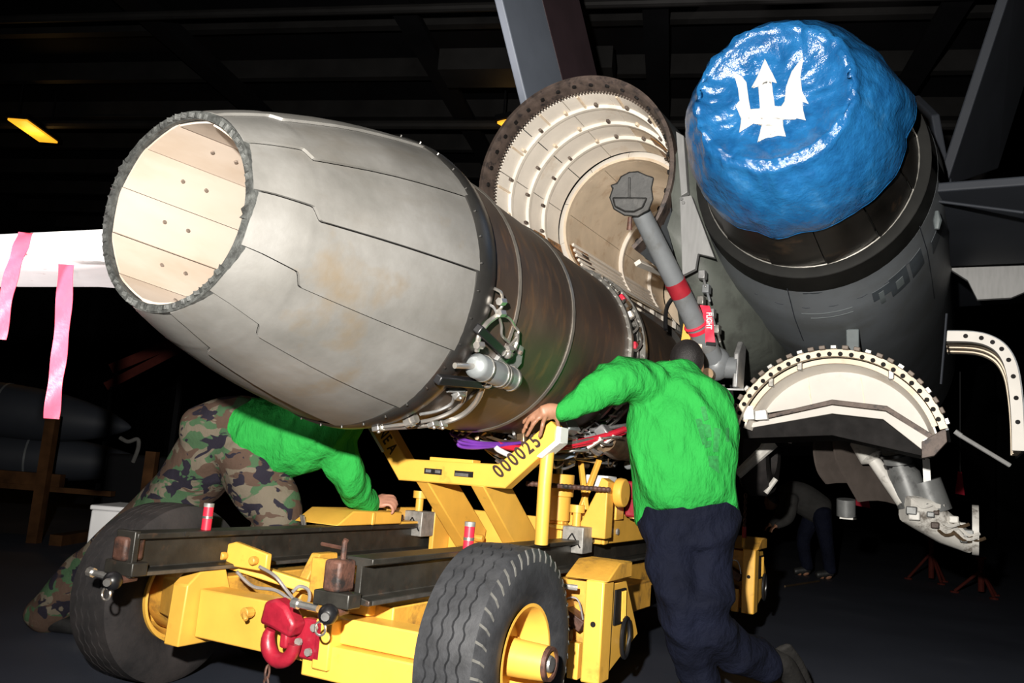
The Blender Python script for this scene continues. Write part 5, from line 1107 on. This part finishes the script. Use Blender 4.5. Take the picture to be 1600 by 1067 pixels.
# --- the man in green shirt and navy trousers, seen from behind
org = at(1085, 1100, 4.1); org.z = 0
m1 = thing('person', 'person in green long-sleeved shirt and navy trousers bent over the cradle, back turned', 'person', org)
b = MB()
limb(b, [K(1074, 800, 4.16, 0.17, 0.11), K(1068, 740, 4.17, 0.17, 0.115), K(1066, 660, 4.2, 0.19, 0.12), K(1062, 605, 4.26, 0.17, 0.10), K(1066, 585, 4.32, 0.06, 0.06), K(1072, 572, 4.38, 0.055, 0.06)])
limb(b, [K(1005, 595, 4.18, 0.07), K(960, 600, 4.1, 0.055), K(925, 618, 4.05, 0.045), K(895, 634, 4.02, 0.038), K(868, 642, 3.995, 0.030, 0.024)])
limb(b, [K(1112, 632, 4.28, 0.07), K(1112, 680, 4.48, 0.05), K(1075, 700, 4.66, 0.042), K(1040, 690, 4.78, 0.03)])
limb(b, [K(1048, 815, 4.16, 0.09), K(1052, 890, 4.09, 0.085), K(1064, 960, 4.02, 0.06), K(1085, 1035, 4.06, 0.055), K(1098, 1088, 4.1, 0.04)])
limb(b, [K(1108, 815, 4.18, 0.09), K(1106, 890, 4.11, 0.09), K(1098, 970, 4.02, 0.065), K(1150, 1018, 4.12, 0.055), K(1205, 1032, 4.22, 0.04)])
hc = at(1072, 568, 4.42); b.ball(hc, (0.078, 0.095, 0.112), 18, 14)
b.ball(hc + Vector((0.0, 0.095, -0.02)), (0.016, 0.026, 0.024), 8, 6); b.ball(hc + Vector((0, 0.05, -0.07)), (0.055, 0.055, 0.05), 10, 8)
for s in (-1, 1): b.ball(hc + Vector((0.080 * s, 0.0, -0.015)), (0.014, 0.024, 0.034), 8, 6); b.ball(hc + Vector((0.032 * s, 0.086, 0.01)), (0.016, 0.012, 0.010), 8, 6)
# left hand closed over the tip of the cradle
limb(b, [K(874, 642, 3.995, 0.030, 0.024, CD), K(862, 642, 3.985, 0.040, 0.022, CD), K(848, 646, 3.975, 0.040, 0.020, CD)], 12, 4)
for pts in (((853, 650, 3.960), (848, 662, 3.930), (846, 672, 3.935), (843, 682, 3.955)), ((845, 650, 3.972), (835, 660, 3.962), (829, 670, 3.975), (823, 681, 3.995)), ((843, 644, 3.985), (830, 652, 3.985), (822, 664, 4.0), (817, 676, 4.02)), ((846, 637, 3.99), (834, 641, 4.0), (824, 650, 4.015), (818, 660, 4.04)), ((870, 652, 3.985), (872, 664, 4.0), (874, 674, 4.03))):
    finger(b, [at(*p) for p in pts])
skin(b, 'body', 'skin_brown', m1, 0.0075, 3)
h = MB().ball(hc + Vector((0, -0.012, 0.022)), (0.087, 0.098, 0.104), 20, 14)
h.v = [p for p in h.v]; hh = skin(h, 'hair', 'hair', m1, 0.012, 2)
b = MB()
limb(b, [K(1072, 768, 4.15, 0.238, 0.160), K(1070, 745, 4.155, 0.246, 0.164), K(1067, 690, 4.17, 0.262, 0.165), K(1064, 635, 4.21, 0.245, 0.15), K(1062, 600, 4.27, 0.19, 0.12), K(1068, 584, 4.32, 0.085, 0.08)], 24)
limb(b, [K(1015, 600, 4.19, 0.115), K(985, 592, 4.14, 0.110), K(955, 600, 4.09, 0.094), K(925, 615, 4.05, 0.078), K(898, 633, 4.02, 0.062), K(880, 642, 4.0, 0.050), K(876, 643, 3.998, 0.047)])
limb(b, [K(1108, 632, 4.27, 0.11), K(1112, 680, 4.47, 0.08), K(1078, 698, 4.64, 0.06)])
limb(b, [K(1030, 735, 4.17, 0.14, 0.12), K(1014, 775, 4.19, 0.085, 0.11), K(1004, 818, 4.19, 0.035, 0.07)]); limb(b, [K(1112, 740, 4.17, 0.12, 0.12), K(1126, 778, 4.17, 0.075, 0.11), K(1138, 800, 4.16, 0.035, 0.07)])
skin(b, 'shirt', 'shirt_green', m1, 0.012, 5, folds(0.026, 7.5, at(1120, 780, 4.15) - at(1020, 600, 4.15), 7))
# faded print on the back of the shirt
mb = MB(); bvh_o = [c_ for c_ in m1.children if c_.name.startswith('shirt')][0]
from mathutils.bvhtree import BVHTree
bv = BVHTree.FromPolygons([v.co + org for v in bvh_o.data.vertices], [tuple(p.vertices) for p in bvh_o.data.polygons])
def on_shirt(x, y):
    o_ = CAMP; d_ = (at(x, y, 1) - CAMP).normalized(); r_ = bv.ray_cast(o_, d_); return r_[0] - d_ * 0.006 if r_[0] else at(x, y, 4.0)
for poly in (((1094, 636), (1102, 634), (1107, 655), (1100, 658)), ((1086, 655), (1096, 653), (1104, 690), (1098, 696)), ((1098, 662), (1110, 664), (1112, 682), (1104, 684)), ((1116, 668), (1126, 670), (1122, 706), (1114, 706)), ((1106, 712), (1122, 712), (1124, 740), (1108, 728)), ((1134, 668), (1139, 668), (1139, 690), (1134, 690)), ((1100, 690), (1112, 688), (1110, 698), (1102, 700))):
    mb.grid(lambda s, t, l, q=poly: on_shirt((q[0][0] * (1 - s) + q[1][0] * s) * (1 - t) + (q[3][0] * (1 - s) + q[2][0] * s) * t, (q[0][1] * (1 - s) + q[1][1] * s) * (1 - t) + (q[3][1] * (1 - s) + q[2][1] * s) * t), 5, 8)
mat('print_faded', (0.014, 0.19, 0.04), 0.85, 0, 0.3, 60)
pr_ = build(mb, 'faded_print', 'print_faded', m1, smooth=180)
b = MB()
limb(b, [K(1074, 770, 4.17, 0.215, 0.15), K(1076, 800, 4.17, 0.235, 0.165), K(1077, 840, 4.16, 0.228, 0.16)], 24)
limb(b, [K(1050, 825, 4.15, 0.13, 0.14), K(1054, 890, 4.09, 0.122, 0.125), K(1066, 955, 4.02, 0.100), K(1086, 1030, 4.06, 0.088), K(1098, 1080, 4.1, 0.080)])
limb(b, [K(1104, 825, 4.18, 0.14, 0.145), K(1104, 890, 4.11, 0.132, 0.13), K(1100, 965, 4.03, 0.112), K(1148, 1015, 4.12, 0.094), K(1196, 1032, 4.2, 0.080)])
skin(b, 'trousers', 'trouser_navy', m1, 0.013, 5, folds(0.034, 4.8, (1, 0.3, 0.5), 2.5))
bt = MB(); limb(bt, [K(1196, 1030, 4.2, 0.062), K(1222, 1038, 4.24, 0.060, 0.058), K(1240, 1062, 4.30, 0.052, 0.06), K(1250, 1078, 4.36, 0.045, 0.05)])
bo = skin(bt, 'boot', 'boot_dusty', m1, 0.010, 4)
sl = MB(); limb(sl, [K(1222, 1012, 4.22, 0.05, 0.018, CR), K(1244, 1040, 4.29, 0.044, 0.018, CR), K(1256, 1072, 4.36, 0.048, 0.016, CR)]); skin(sl, 'sole', 'boot_dusty', bo, 0.010, 2)
f0 = at(1098, 1090, 4.1); f0.z = 0.10
bt = MB(); limb(bt, [(f0 + Vector((0, 0, 0.06)), 0.058, 0.055), (f0 + Vector((0, 0.0, -0.02)), 0.056, 0.06), (f0 + Vector((-0.03, 0.09, -0.055)), 0.048, 0.042), (f0 + Vector((-0.06, 0.19, -0.063)), 0.046, 0.032)])
skin(bt, 'boot', 'boot', m1, 0.010, 3)

# --- the man in camouflage trousers reaching in under the engine
org = at(250, 985, 4.45); org.z = 0
m2 = thing('person', 'person in camouflage trousers and green shirt stooping under the engine', 'person', org)
PU = Vector((0.1, 0, 1))
b = MB()
limb(b, [K(335, 680, 4.46, 0.12), K(400, 670, 4.40, 0.13), K(470, 668, 4.36, 0.14), K(530, 652, 4.34, 0.13), K(556, 640, 4.34, 0.06), K(566, 630, 4.34, 0.055)])
hc = at(572, 618, 4.34); b.ball(hc, (0.08, 0.095, 0.11), 16, 12); b.ball(hc + Vector((0.085, 0.0, 0.0)), (0.024, 0.016, 0.02), 8, 6)
for s in (-1, 1): b.ball(hc + Vector((0, 0.088 * s, 0)), (0.022, 0.012, 0.03), 8, 6); b.ball(hc + Vector((0.074, 0.03 * s, 0.02)), (0.01, 0.014, 0.01), 8, 6)
limb(b, [K(338, 700, 4.46, 0.11), K(290, 755, 4.5, 0.10), K(238, 806, 4.54, 0.075), K(165, 865, 4.57, 0.065), K(75, 950, 4.6, 0.045)])
limb(b, [K(392, 706, 4.38, 0.11), K(418, 765, 4.32, 0.10), K(435, 815, 4.28, 0.075), K(402, 900, 4.36, 0.06), K(388, 985, 4.42, 0.045)])
limb(b, [K(528, 690, 4.30, 0.065), K(542, 738, 4.33, 0.055), K(556, 764, 4.40, 0.045), K(576, 786, 4.52, 0.032), K(584, 788, 4.53, 0.030)])
limb(b, [K(530, 660, 4.45, 0.065), K(575, 640, 4.5, 0.05), K(640, 622, 4.45, 0.04), K(670, 600, 4.4, 0.03)])
# right hand with bent fingers on the box
pc = at(591, 784, 4.53); hf = CR.copy(); hs = (CAMP - pc).normalized() * 0.72 - Vector((0, 0, 1)) * 0.6; hs.normalize(); hu = hf.cross(hs).normalized(); hu = hu if hu.z > 0 else -hu
limb(b, [(pc - hf * 0.035, 0.030, 0.026, hs), (pc, 0.042, 0.024, hs), (pc + hf * 0.035, 0.044, 0.019, hs)], 12, 4)
for k in range(4):
    sd_ = hs * ((k - 1.5) * 0.0235); q0 = pc + hf * (0.04 - 0.003 * abs(k - 1)) + sd_; ln = (0.040, 0.043, 0.040, 0.032)[k]
    finger(b, [q0 - hf * 0.02, q0 + hu * 0.010, q0 + hf * ln + hu * 0.006, q0 + hf * (ln + 0.016) - Vector((0, 0, 0.020)), q0 + hf * (ln + 0.010) - Vector((0, 0, 0.036))], 0.0108, 0.0088)
finger(b, [pc - hs * 0.035, pc - hs * 0.052 + hf * 0.02, pc - hs * 0.058 + hf * 0.05 - Vector((0, 0, 0.012))], 0.0125, 0.0105)
skin(b, 'body', 'skin_tan', m2, 0.0075, 3)
skin(MB().ball(hc + Vector((-0.015, 0, 0.025)), (0.092, 0.10, 0.10), 16, 12), 'hair', 'hair', m2, 0.012, 2)
b = MB()
limb(b, [K(388, 672, 4.41, 0.178, 0.165, PU), K(420, 682, 4.38, 0.185, 0.17, PU), K(465, 684, 4.35, 0.182, 0.17, PU), K(510, 668, 4.33, 0.160, 0.17, PU), K(540, 650, 4.33, 0.12, 0.15, PU), K(556, 640, 4.34, 0.075, 0.08, PU)], 24)
limb(b, [K(512, 676, 4.30, 0.11), K(528, 700, 4.30, 0.098), K(541, 735, 4.33, 0.089), K(555, 764, 4.40, 0.076), K(570, 782, 4.48, 0.060), K(577, 788, 4.52, 0.050)])
limb(b, [K(525, 660, 4.44, 0.10), K(575, 640, 4.49, 0.075), K(630, 624, 4.46, 0.06)])
skin(b, 'shirt', 'shirt_green', m2, 0.012, 5, folds(0.026, 7.5, (0.5, 0, 1), 5))
b = MB()
limb(b, [K(322, 676, 4.47, 0.150, 0.17, PU), K(350, 676, 4.45, 0.190, 0.185, PU), K(384, 672, 4.42, 0.188, 0.175, PU), K(392, 671, 4.41, 0.182, 0.17, PU)], 24)
limb(b, [K(338, 700, 4.46, 0.170), K(292, 756, 4.5, 0.150), K(240, 806, 4.54, 0.120), K(168, 866, 4.57, 0.106), K(98, 930, 4.6, 0.100), K(62, 962, 4.61, 0.098)], 20)
limb(b, [K(385, 705, 4.39, 0.165), K(414, 765, 4.33, 0.140), K(434, 812, 4.28, 0.115), K(404, 895, 4.36, 0.098), K(390, 975, 4.42, 0.090)], 20)
skin(b, 'trousers', 'camo', m2, 0.013, 5, folds(0.034, 4.6, (1, 0.2, 1), 2.6))
for (x, y, d, dx, dy) in ((70, 975, 4.6, 0.24, -0.05), (388, 1000, 4.42, 0.20, 0.05)):
    f0 = at(x, y, d); f0.z = 0.10; bt = MB()
    limb(bt, [(f0 + Vector((0, 0, 0.05)), 0.06, 0.056), (f0 + Vector((0, 0, -0.03)), 0.058, 0.06), (f0 + Vector((dx * 0.45, dy * 0.5, -0.05)), 0.05, 0.046, Vector((0, 1, 0))), (f0 + Vector((dx, dy, -0.06)), 0.048, 0.034, Vector((0, 1, 0)))])
    skin(bt, 'boot', 'boot', m2, 0.010, 3)
blt = MB().tube(spline([at(372, 618, 4.3), at(392, 640, 4.24), at(405, 690, 4.22), at(412, 735, 4.24)], 5), 0.012, 8)

# --- somebody stooping far back under the aircraft
org = at(1262, 790, 11.0); org.z = 0
m3 = thing('person', 'person in dark grey clothes stooping far back under the aircraft', 'person', org)
def o3(x, y, z): return org + Vector((x, y, z))
mat('cloth_dim', (0.028, 0.027, 0.026), 0.9, 0, 0.3, 9)
b = MB()
limb(b, [(o3(0.14, 0, 0.86), 0.12, 0.12), (o3(-0.08, 0, 0.98), 0.13, 0.12), (o3(-0.26, 0, 1.0), 0.12, 0.11), (o3(-0.36, 0, 0.97), 0.05, 0.05), (o3(-0.41, 0, 0.94), 0.05, 0.05)])
b.ball(o3(-0.47, 0, 0.90), (0.09, 0.078, 0.11), 14, 10); b.ball(o3(-0.52, 0, 0.81), (0.02, 0.014, 0.02), 8, 6)
for s_ in (-1, 1):
    limb(b, [(o3(0.14, 0.10 * s_, 0.84), 0.09, 0.09), (o3(0.10 - 0.1 * s_, 0.12 * s_, 0.46), 0.065, 0.065), (o3(0.16 - 0.1 * s_, 0.12 * s_, 0.07), 0.045, 0.045), (o3(0.02 - 0.1 * s_, 0.12 * s_, 0.04), 0.04, 0.035)])
    limb(b, [(o3(-0.26, 0.17 * s_, 0.97), 0.055, 0.055), (o3(-0.30, 0.2 * s_, 0.72), 0.045, 0.045), (o3(-0.44, 0.12 * s_, 0.60), 0.03, 0.03)])
    for k in range(5): finger(b, [o3(-0.44, 0.12 * s_ + 0.018 * (k - 2), 0.60), o3(-0.49, 0.12 * s_ + 0.02 * (k - 2), 0.56), o3(-0.50, 0.12 * s_ + 0.02 * (k - 2), 0.52)], 0.011, 0.009)
skin(b, 'body', 'skin_brown', m3, 0.010, 3)
b = MB()
limb(b, [(o3(0.16, 0, 0.84), 0.19, 0.18), (o3(-0.08, 0, 0.97), 0.20, 0.17), (o3(-0.26, 0, 1.0), 0.17, 0.15), (o3(-0.34, 0, 0.98), 0.08, 0.08)])
for s_ in (-1, 1): limb(b, [(o3(-0.26, 0.17 * s_, 0.97), 0.08, 0.08), (o3(-0.30, 0.2 * s_, 0.72), 0.065, 0.065), (o3(-0.42, 0.12 * s_, 0.61), 0.045, 0.045)])
skin(b, 'jacket', 'cloth_dim', m3, 0.016, 4)
b = MB()
for s_ in (-1, 1): limb(b, [(o3(0.14, 0.09 * s_, 0.82), 0.13, 0.13), (o3(0.10 - 0.1 * s_, 0.12 * s_, 0.46), 0.09, 0.09), (o3(0.16 - 0.1 * s_, 0.12 * s_, 0.10), 0.075, 0.075)])
skin(b, 'trousers', 'trouser_navy', m3, 0.016, 4)
for s_ in (-1, 1):
    bt = MB(); limb(bt, [(o3(0.17 - 0.1 * s_, 0.12 * s_, 0.08), 0.055, 0.055), (o3(0.0 - 0.1 * s_, 0.12 * s_, 0.042), 0.048, 0.040)]); skin(bt, 'boot', 'boot', m3, 0.014, 2)
skin(MB().ball(o3(-0.455, 0, 0.935), (0.095, 0.09, 0.10), 12, 10), 'hair', 'hair', m3, 0.014, 2)

# ------------------------------------------------------------------ streamers, wing on the left, things around
def ribbon_thing(pts, w, name, label, m_, group=None, text=None):
    """pts: world points down the middle; a thin cloth strip hung face to the viewer"""
    P = spline(pts, 6); n = len(P); o_ = P[0].copy()
    t = thing(name, label, 'streamer', o_, group=group)
    mb = MB()
    def fn(s, q, l):
        i = int(round(s * (n - 1))); p = P[i]; tw = 0.05 * math.sin(i * 0.3) 
        return p + Vector((1, tw, 0)) * (w * (q - 0.5)) + Vector((0, 0.004 * math.sin(i * 0.8 + 3 * q) + 0.0025 * l, 0))
    build(mb.grid(fn, n - 1, 4, True), 'strip', m_, t, smooth=60)
    return t, P
t, P = ribbon_thing([at(1101, 477, 4.80), at(1105, 490, 4.79), at(1108, 512, 4.79), at(1110, 536, 4.79)], 0.052, 'warning_streamer', 'red warning streamer with white lettering tied round the arresting hook', 'red_fabric', 'red warning streamers')
build(MB().box(at(1110.5, 537, 4.785), (0.052, 0.008, 0.018)), 'end_weight', 'black', t)
tx = text_mesh('FLIGHT', 0.042, at(1104, 488, 4.775), at(1104, 510, 4.775) - at(1104, 488, 4.775), CR, 'lettering', t, 'flag_text', sx=0.68, lift=(0, -0.001, 0))
mb = MB(); c_ = toW(hk_(0.245)); ax_ = (toW(hk_(1)) - toW(hk_(0))).normalized(); e1 = ax_.orthogonal().normalized(); e2 = ax_.cross(e1)
build(mb.tube([c_ + (e1 * math.cos(a) + e2 * math.sin(a)) * 0.064 for a in [k * math.pi / 12 for k in range(24)]], 0.008, 6, closed=True), 'tie_loop', 'red_fabric', t)

org = at(60, 386, 3.1)
wg = thing('aircraft_wing', 'white wing edge with chipped red paint at the far left', 'aircraft wing', Vector((org.x - 0.8, org.y, 0)))
def wtop(x): return 366 - 8 * x / 168
def wbot(x): return 410 if x < 60 else 412 - (x - 60) * 0.105 if x < 168 else 400.7 - (x - 168) * 0.25
xs = [-420, -250, -120, -40, 0, 30, 60, 90, 120, 150, 168, 190, 230]
def fn(s, q, l):
    x = xs[int(round(s * (len(xs) - 1)))]; a = at(x, wtop(x), 3.12); b_ = at(x, wbot(x), 3.12); back = Vector((0.05, 1, 0)) * 0.55
    k = int(round(q * 8)); h_ = a - b_
    tab = [a + back + Vector((0, 0, -0.02)), a, a * 0.9 + b_ * 0.1 + Vector((0, -0.012, 0)), a * 0.6 + b_ * 0.4 + Vector((0, -0.022, 0)), a * 0.3 + b_ * 0.7 + Vector((0, -0.016, 0)), a * 0.08 + b_ * 0.92 + Vector((0, 0.0, 0)), b_ + Vector((0, 0.05, -0.004)), b_ + Vector((0, 0.16, 0.004)), b_ + back + Vector((0, 0, 0.03))]
    return tab[k]
build(MB().grid(fn, len(xs) - 1, 8), 'wing_panel', 'wing_white', wg, smooth=40)
pl = at(-330, 388, 3.25)
build(MB().beam((pl.x, pl.y, 0.02), (pl.x, pl.y, pl.z - 0.03), 0.08, 0.08, (0, 1, 0)), 'trestle_post', 'yellow', wg); build(MB().span((pl.x - 0.3, pl.y - 0.3, 0.0), (pl.x + 0.3, pl.y + 0.3, 0.03)), 'trestle_base', 'yellow', wg)
mat('streamer_pink', (0.80, 0.085, 0.15), 0.35, 0, 0.1, 14, bmp=0.2, bscale=22)  # red cloth; the pink puts its overexposure into the colour
ribbon_thing([at(103, 413, 3.11), at(100, 470, 3.10), at(94, 540, 3.10), at(86, 600, 3.10), at(80, 654, 3.10)], 0.056, 'warning_streamer', 'red fabric streamer hanging straight down below the white wing', 'streamer_pink', 'red warning streamers')
ribbon_thing([at(40, 363, 3.04), at(32, 385, 3.02), at(20, 420, 3.02), at(8, 470, 3.02), at(-2, 530, 3.03)], 0.052, 'warning_streamer', 'red fabric streamer draped over the front of the white wing', 'streamer_pink', 'red warning streamers')

# white cabinet behind the wheel
c_ = at(175, 800, 5.3); top = at(150, 789, 5.3).z
cb_ = thing('equipment_case', 'white equipment case standing behind the far trailer wheel', 'case', (c_.x, c_.y, 0))
x0 = at(142, 800, 5.3).x; y0 = at(142, 800, 5.3).y
build(MB().span((x0, y0, 0.04), (x0 + 0.55, y0 + 0.4, top - 0.03)), 'case_body', 'box_white', cb_, bevel=0.01)
build(MB().span((x0 - 0.008, y0 - 0.008, top - 0.03), (x0 + 0.558, y0 + 0.408, top)), 'case_lid', 'box_white', cb_, bevel=0.008)
for i in (0.04, 0.51):
    for j in (0.04, 0.36): build(MB().span((x0 + i - 0.03, y0 + j - 0.03, 0), (x0 + i + 0.03, y0 + j + 0.03, 0.045)), 'case_foot', 'black', cb_)
build(MB().span((x0 + 0.24, y0 - 0.02, top - 0.09), (x0 + 0.31, y0 - 0.004, top - 0.03)), 'case_latch', 'steel', cb_)

# drop tanks on a yellow rack, far left
def tank(p0, p1, r, label):
    p0 = Vector(p0); p1 = Vector(p1); d_ = (p1 - p0); k = [(0, 0.02), (0.05, 0.45), (0.15, 0.8), (0.3, 0.98), (0.5, 1.0), (0.7, 0.96), (0.82, 0.8), (0.92, 0.5), (0.98, 0.2), (1.0, 0.03)]
    t_ = thing('drop_tank', label, 'fuel tank', (p0 + p1) / 2, group='fuel tanks on the rack')
    mb = MB(); P_ = spline([p0 + d_ * a for a, _ in k], 3); r_ = [q.x for q in spline([(b_ * r, 0, 0) for _, b_ in k], 3)]
    build(mb.tube(P_, r_, 28), 'shell', 'hull_dark', t_, smooth=60)
    for a in (0.35, 0.62): q = p0 + d_ * a; build(MB().tube([q, q + d_.normalized() * 0.02], r * 1.003, 28), 'band', 'hull_grey', t_)
    build(MB().beam(p0 + d_ * 0.5 + Vector((0, 0, r)), p0 + d_ * 0.56 + Vector((0, 0, r)), 0.06, 0.05), 'lug', 'steel_dull', t_)
a0, a1 = at(-330, 596, 9.0), at(205, 668, 9.4); tank(a0, a1, 0.30, 'grey fuel tank lying uppermost on the far yellow rack')
b0, b1 = at(-300, 690, 8.8), at(240, 728, 9.6); tank(b0, b1, 0.245, 'grey fuel tank lying lowest on the far yellow rack')
rk = thing('storage_rack', 'dim yellow storage rack under the fuel tanks', 'rack', (at(40, 730, 9.3).x, 9.3, 0))
for x in (-160, 70, 235):
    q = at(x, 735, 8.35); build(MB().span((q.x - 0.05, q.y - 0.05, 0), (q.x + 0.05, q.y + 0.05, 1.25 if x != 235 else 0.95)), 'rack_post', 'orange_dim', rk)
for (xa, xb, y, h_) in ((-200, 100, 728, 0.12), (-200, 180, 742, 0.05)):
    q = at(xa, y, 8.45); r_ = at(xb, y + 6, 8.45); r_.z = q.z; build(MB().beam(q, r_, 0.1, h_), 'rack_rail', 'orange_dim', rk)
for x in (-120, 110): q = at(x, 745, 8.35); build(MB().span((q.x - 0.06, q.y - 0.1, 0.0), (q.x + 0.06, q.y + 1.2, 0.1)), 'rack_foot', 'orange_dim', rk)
q0 = at(165, 604, 10.5); q1 = at(290, 540, 10.9)
tb = thing('tow_bar', 'dim red tow bar leaning in the dark behind the nozzle', 'tow bar', (q0.x, q0.y, 0))
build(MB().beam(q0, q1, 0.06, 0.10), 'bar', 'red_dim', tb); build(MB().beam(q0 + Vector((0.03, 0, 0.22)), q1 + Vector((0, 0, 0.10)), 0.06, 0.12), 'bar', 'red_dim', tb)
build(MB().beam((q0.x + 0.1, q0.y, 0), (q0.x + 0.1, q0.y, q0.z), 0.06, 0.06, (0, 1, 0)), 'stand', 'wall_dark', tb); build(MB().beam((q1.x, q1.y, 0), (q1.x, q1.y, q1.z), 0.06, 0.06, (0, 1, 0)), 'stand', 'wall_dark', tb)
q = at(215, 700, 8.6)
cn_ = thing('equipment_cart', 'dark cart with a pale hose in the far background on the left', 'cart', (q.x, q.y, 0))
build(MB().span((q.x - 0.3, q.y, 0.25), (q.x + 0.3, q.y + 0.5, 0.9)), 'cart_body', 'wall_dark', cn_, bevel=0.03)
build(MB().tube(spline([at(188, 684, 8.58), at(200, 690, 8.55), at(215, 686, 8.55), at(216, 700, 8.55), at(208, 722, 8.56)], 5), 0.02, 8), 'hose', 'cloth_grey', cn_)
for s in (-1, 1): build(MB().lathe([(-0.04, 0.0), (-0.04, 0.13), (0.04, 0.13), (0.04, 0.0)], (q.x + 0.22 * s, q.y + 0.25, 0.13), 18, axis='v'), 'cart_wheel', 'black', cn_)

# jack stands, cone, beacon, chain and cord on the right
def stand(x, y, d, h_, label):
    q = at(x, y, d); t_ = thing('jack_stand', label, 'jack stand', (q.x, q.y, 0), group='jack stands under the aircraft')
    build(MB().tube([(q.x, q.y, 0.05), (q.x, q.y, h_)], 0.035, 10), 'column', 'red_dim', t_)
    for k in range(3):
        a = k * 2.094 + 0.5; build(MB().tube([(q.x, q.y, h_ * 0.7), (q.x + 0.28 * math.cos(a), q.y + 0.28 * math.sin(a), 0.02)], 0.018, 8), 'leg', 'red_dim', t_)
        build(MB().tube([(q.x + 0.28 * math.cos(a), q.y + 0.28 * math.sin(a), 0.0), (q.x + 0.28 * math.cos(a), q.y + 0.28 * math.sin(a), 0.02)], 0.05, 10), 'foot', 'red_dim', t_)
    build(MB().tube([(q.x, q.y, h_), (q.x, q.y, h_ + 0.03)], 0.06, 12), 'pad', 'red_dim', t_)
stand(1455, 880, 11.5, 0.55, 'rusty red tripod jack stand below the landing gear strut')
stand(1533, 905, 10.2, 0.42, 'rusty red tripod jack stand at the far right')
q = at(1348, 775, 9.0)
cn2 = thing('warning_flag', 'red cloth warning flag hung by the nose gear', 'flag', q + Vector((0, 0, 0)))
build(MB().prism([(-0.09, -0.1), (0.08, -0.12), (0.02, 0.22), (-0.02, 0.22)], lambda a, b_, t: q + Vector((a, 0.01 * t + 0.04 * b_, b_))), 'flag_cloth', 'red_paint', cn2, smooth=0)
build(MB().tube([q + Vector((0, 0, 0.2)), q + Vector((0, 0.05, 0.55))], 0.006, 6), 'flag_cord', 'black', cn2)
q = at(1500, 758, 9.0)
cn3 = thing('warning_flag', 'small dim red warning flag in the dark at right', 'flag', q)
build(MB().prism([(-0.05, -0.09), (0.05, -0.1), (0.02, 0.14), (-0.02, 0.14)], lambda a, b_, t: q + Vector((a, 0.01 * t, b_))), 'flag_cloth', 'red_paint', cn3, smooth=0)
build(MB().tube([q + Vector((0, 0, 0.13)), q + Vector((0, 0.0, 1.2))], 0.005, 6), 'flag_cord', 'black', cn3)
q = at(1180, 746, 14)
bc = thing('beacon_lamp', 'tiny orange beacon lamp glowing far behind the green-shirted man', 'lamp', (q.x, q.y, 0))
build(MB().span((q.x - 0.05, q.y - 0.03, q.z - 0.02), (q.x + 0.05, q.y + 0.03, q.z + 0.02)), 'light', 'orange_glow', bc); build(MB().tube([(q.x, q.y + 0.02, 0.02), (q.x, q.y + 0.02, q.z - 0.02)], 0.03, 8), 'post', 'wall_dark', bc); build(MB().tube([(q.x, q.y + 0.02, 0), (q.x, q.y + 0.02, 0.03)], 0.15, 14), 'base', 'wall_dark', bc)
# hoist chain on the rear bracket of the trailer
cp = toL(at(1162, 855, 5.35)); ctop = toL(at(1165, 770, 5.35)); n = 14
rear = [o for o in tr.children if o.name.startswith('support_post')][-1]
for k in range(n):
    c_ = cp + (ctop - cp) * ((k + 4) / (n + 4)); X = Vector((1, 0, 0)) if k % 2 else Vector((0, 1, 0))
    build(MB().tube([c_ + X * (0.008 * math.cos(a)) + Vector((0, 0, 0.017 * math.sin(a))) for a in [j * math.pi / 5 for j in range(10)]], 0.0035, 5, closed=True), 'chain_link', 'rust', rear)
build(MB().tube([cp + (ctop - cp) * 0.18, cp + (ctop - cp) * 0.38], 0.014, 8), 'chain_sleeve', 'red_band', rear)
build(MB().tube([cp + (ctop - cp) * 0.0, cp + (ctop - cp) * 0.18], 0.012, 8), 'chain_hook', 'yellow_worn', rear)
q0 = at(1228, 862, 9.5); q1 = at(1282, 832, 10.4)
tie = MB().tube([Vector((q0.x, q0.y, 0.012)), Vector((q1.x, q1.y, 0.012))], 0.012, 6)
tag(build(tie, 'tie_down_chain', 'pipe_bronze', org=Vector((q0.x, q0.y, 0.0))), 'thin bronze tie-down chain lying across the dark deck', 'chain')
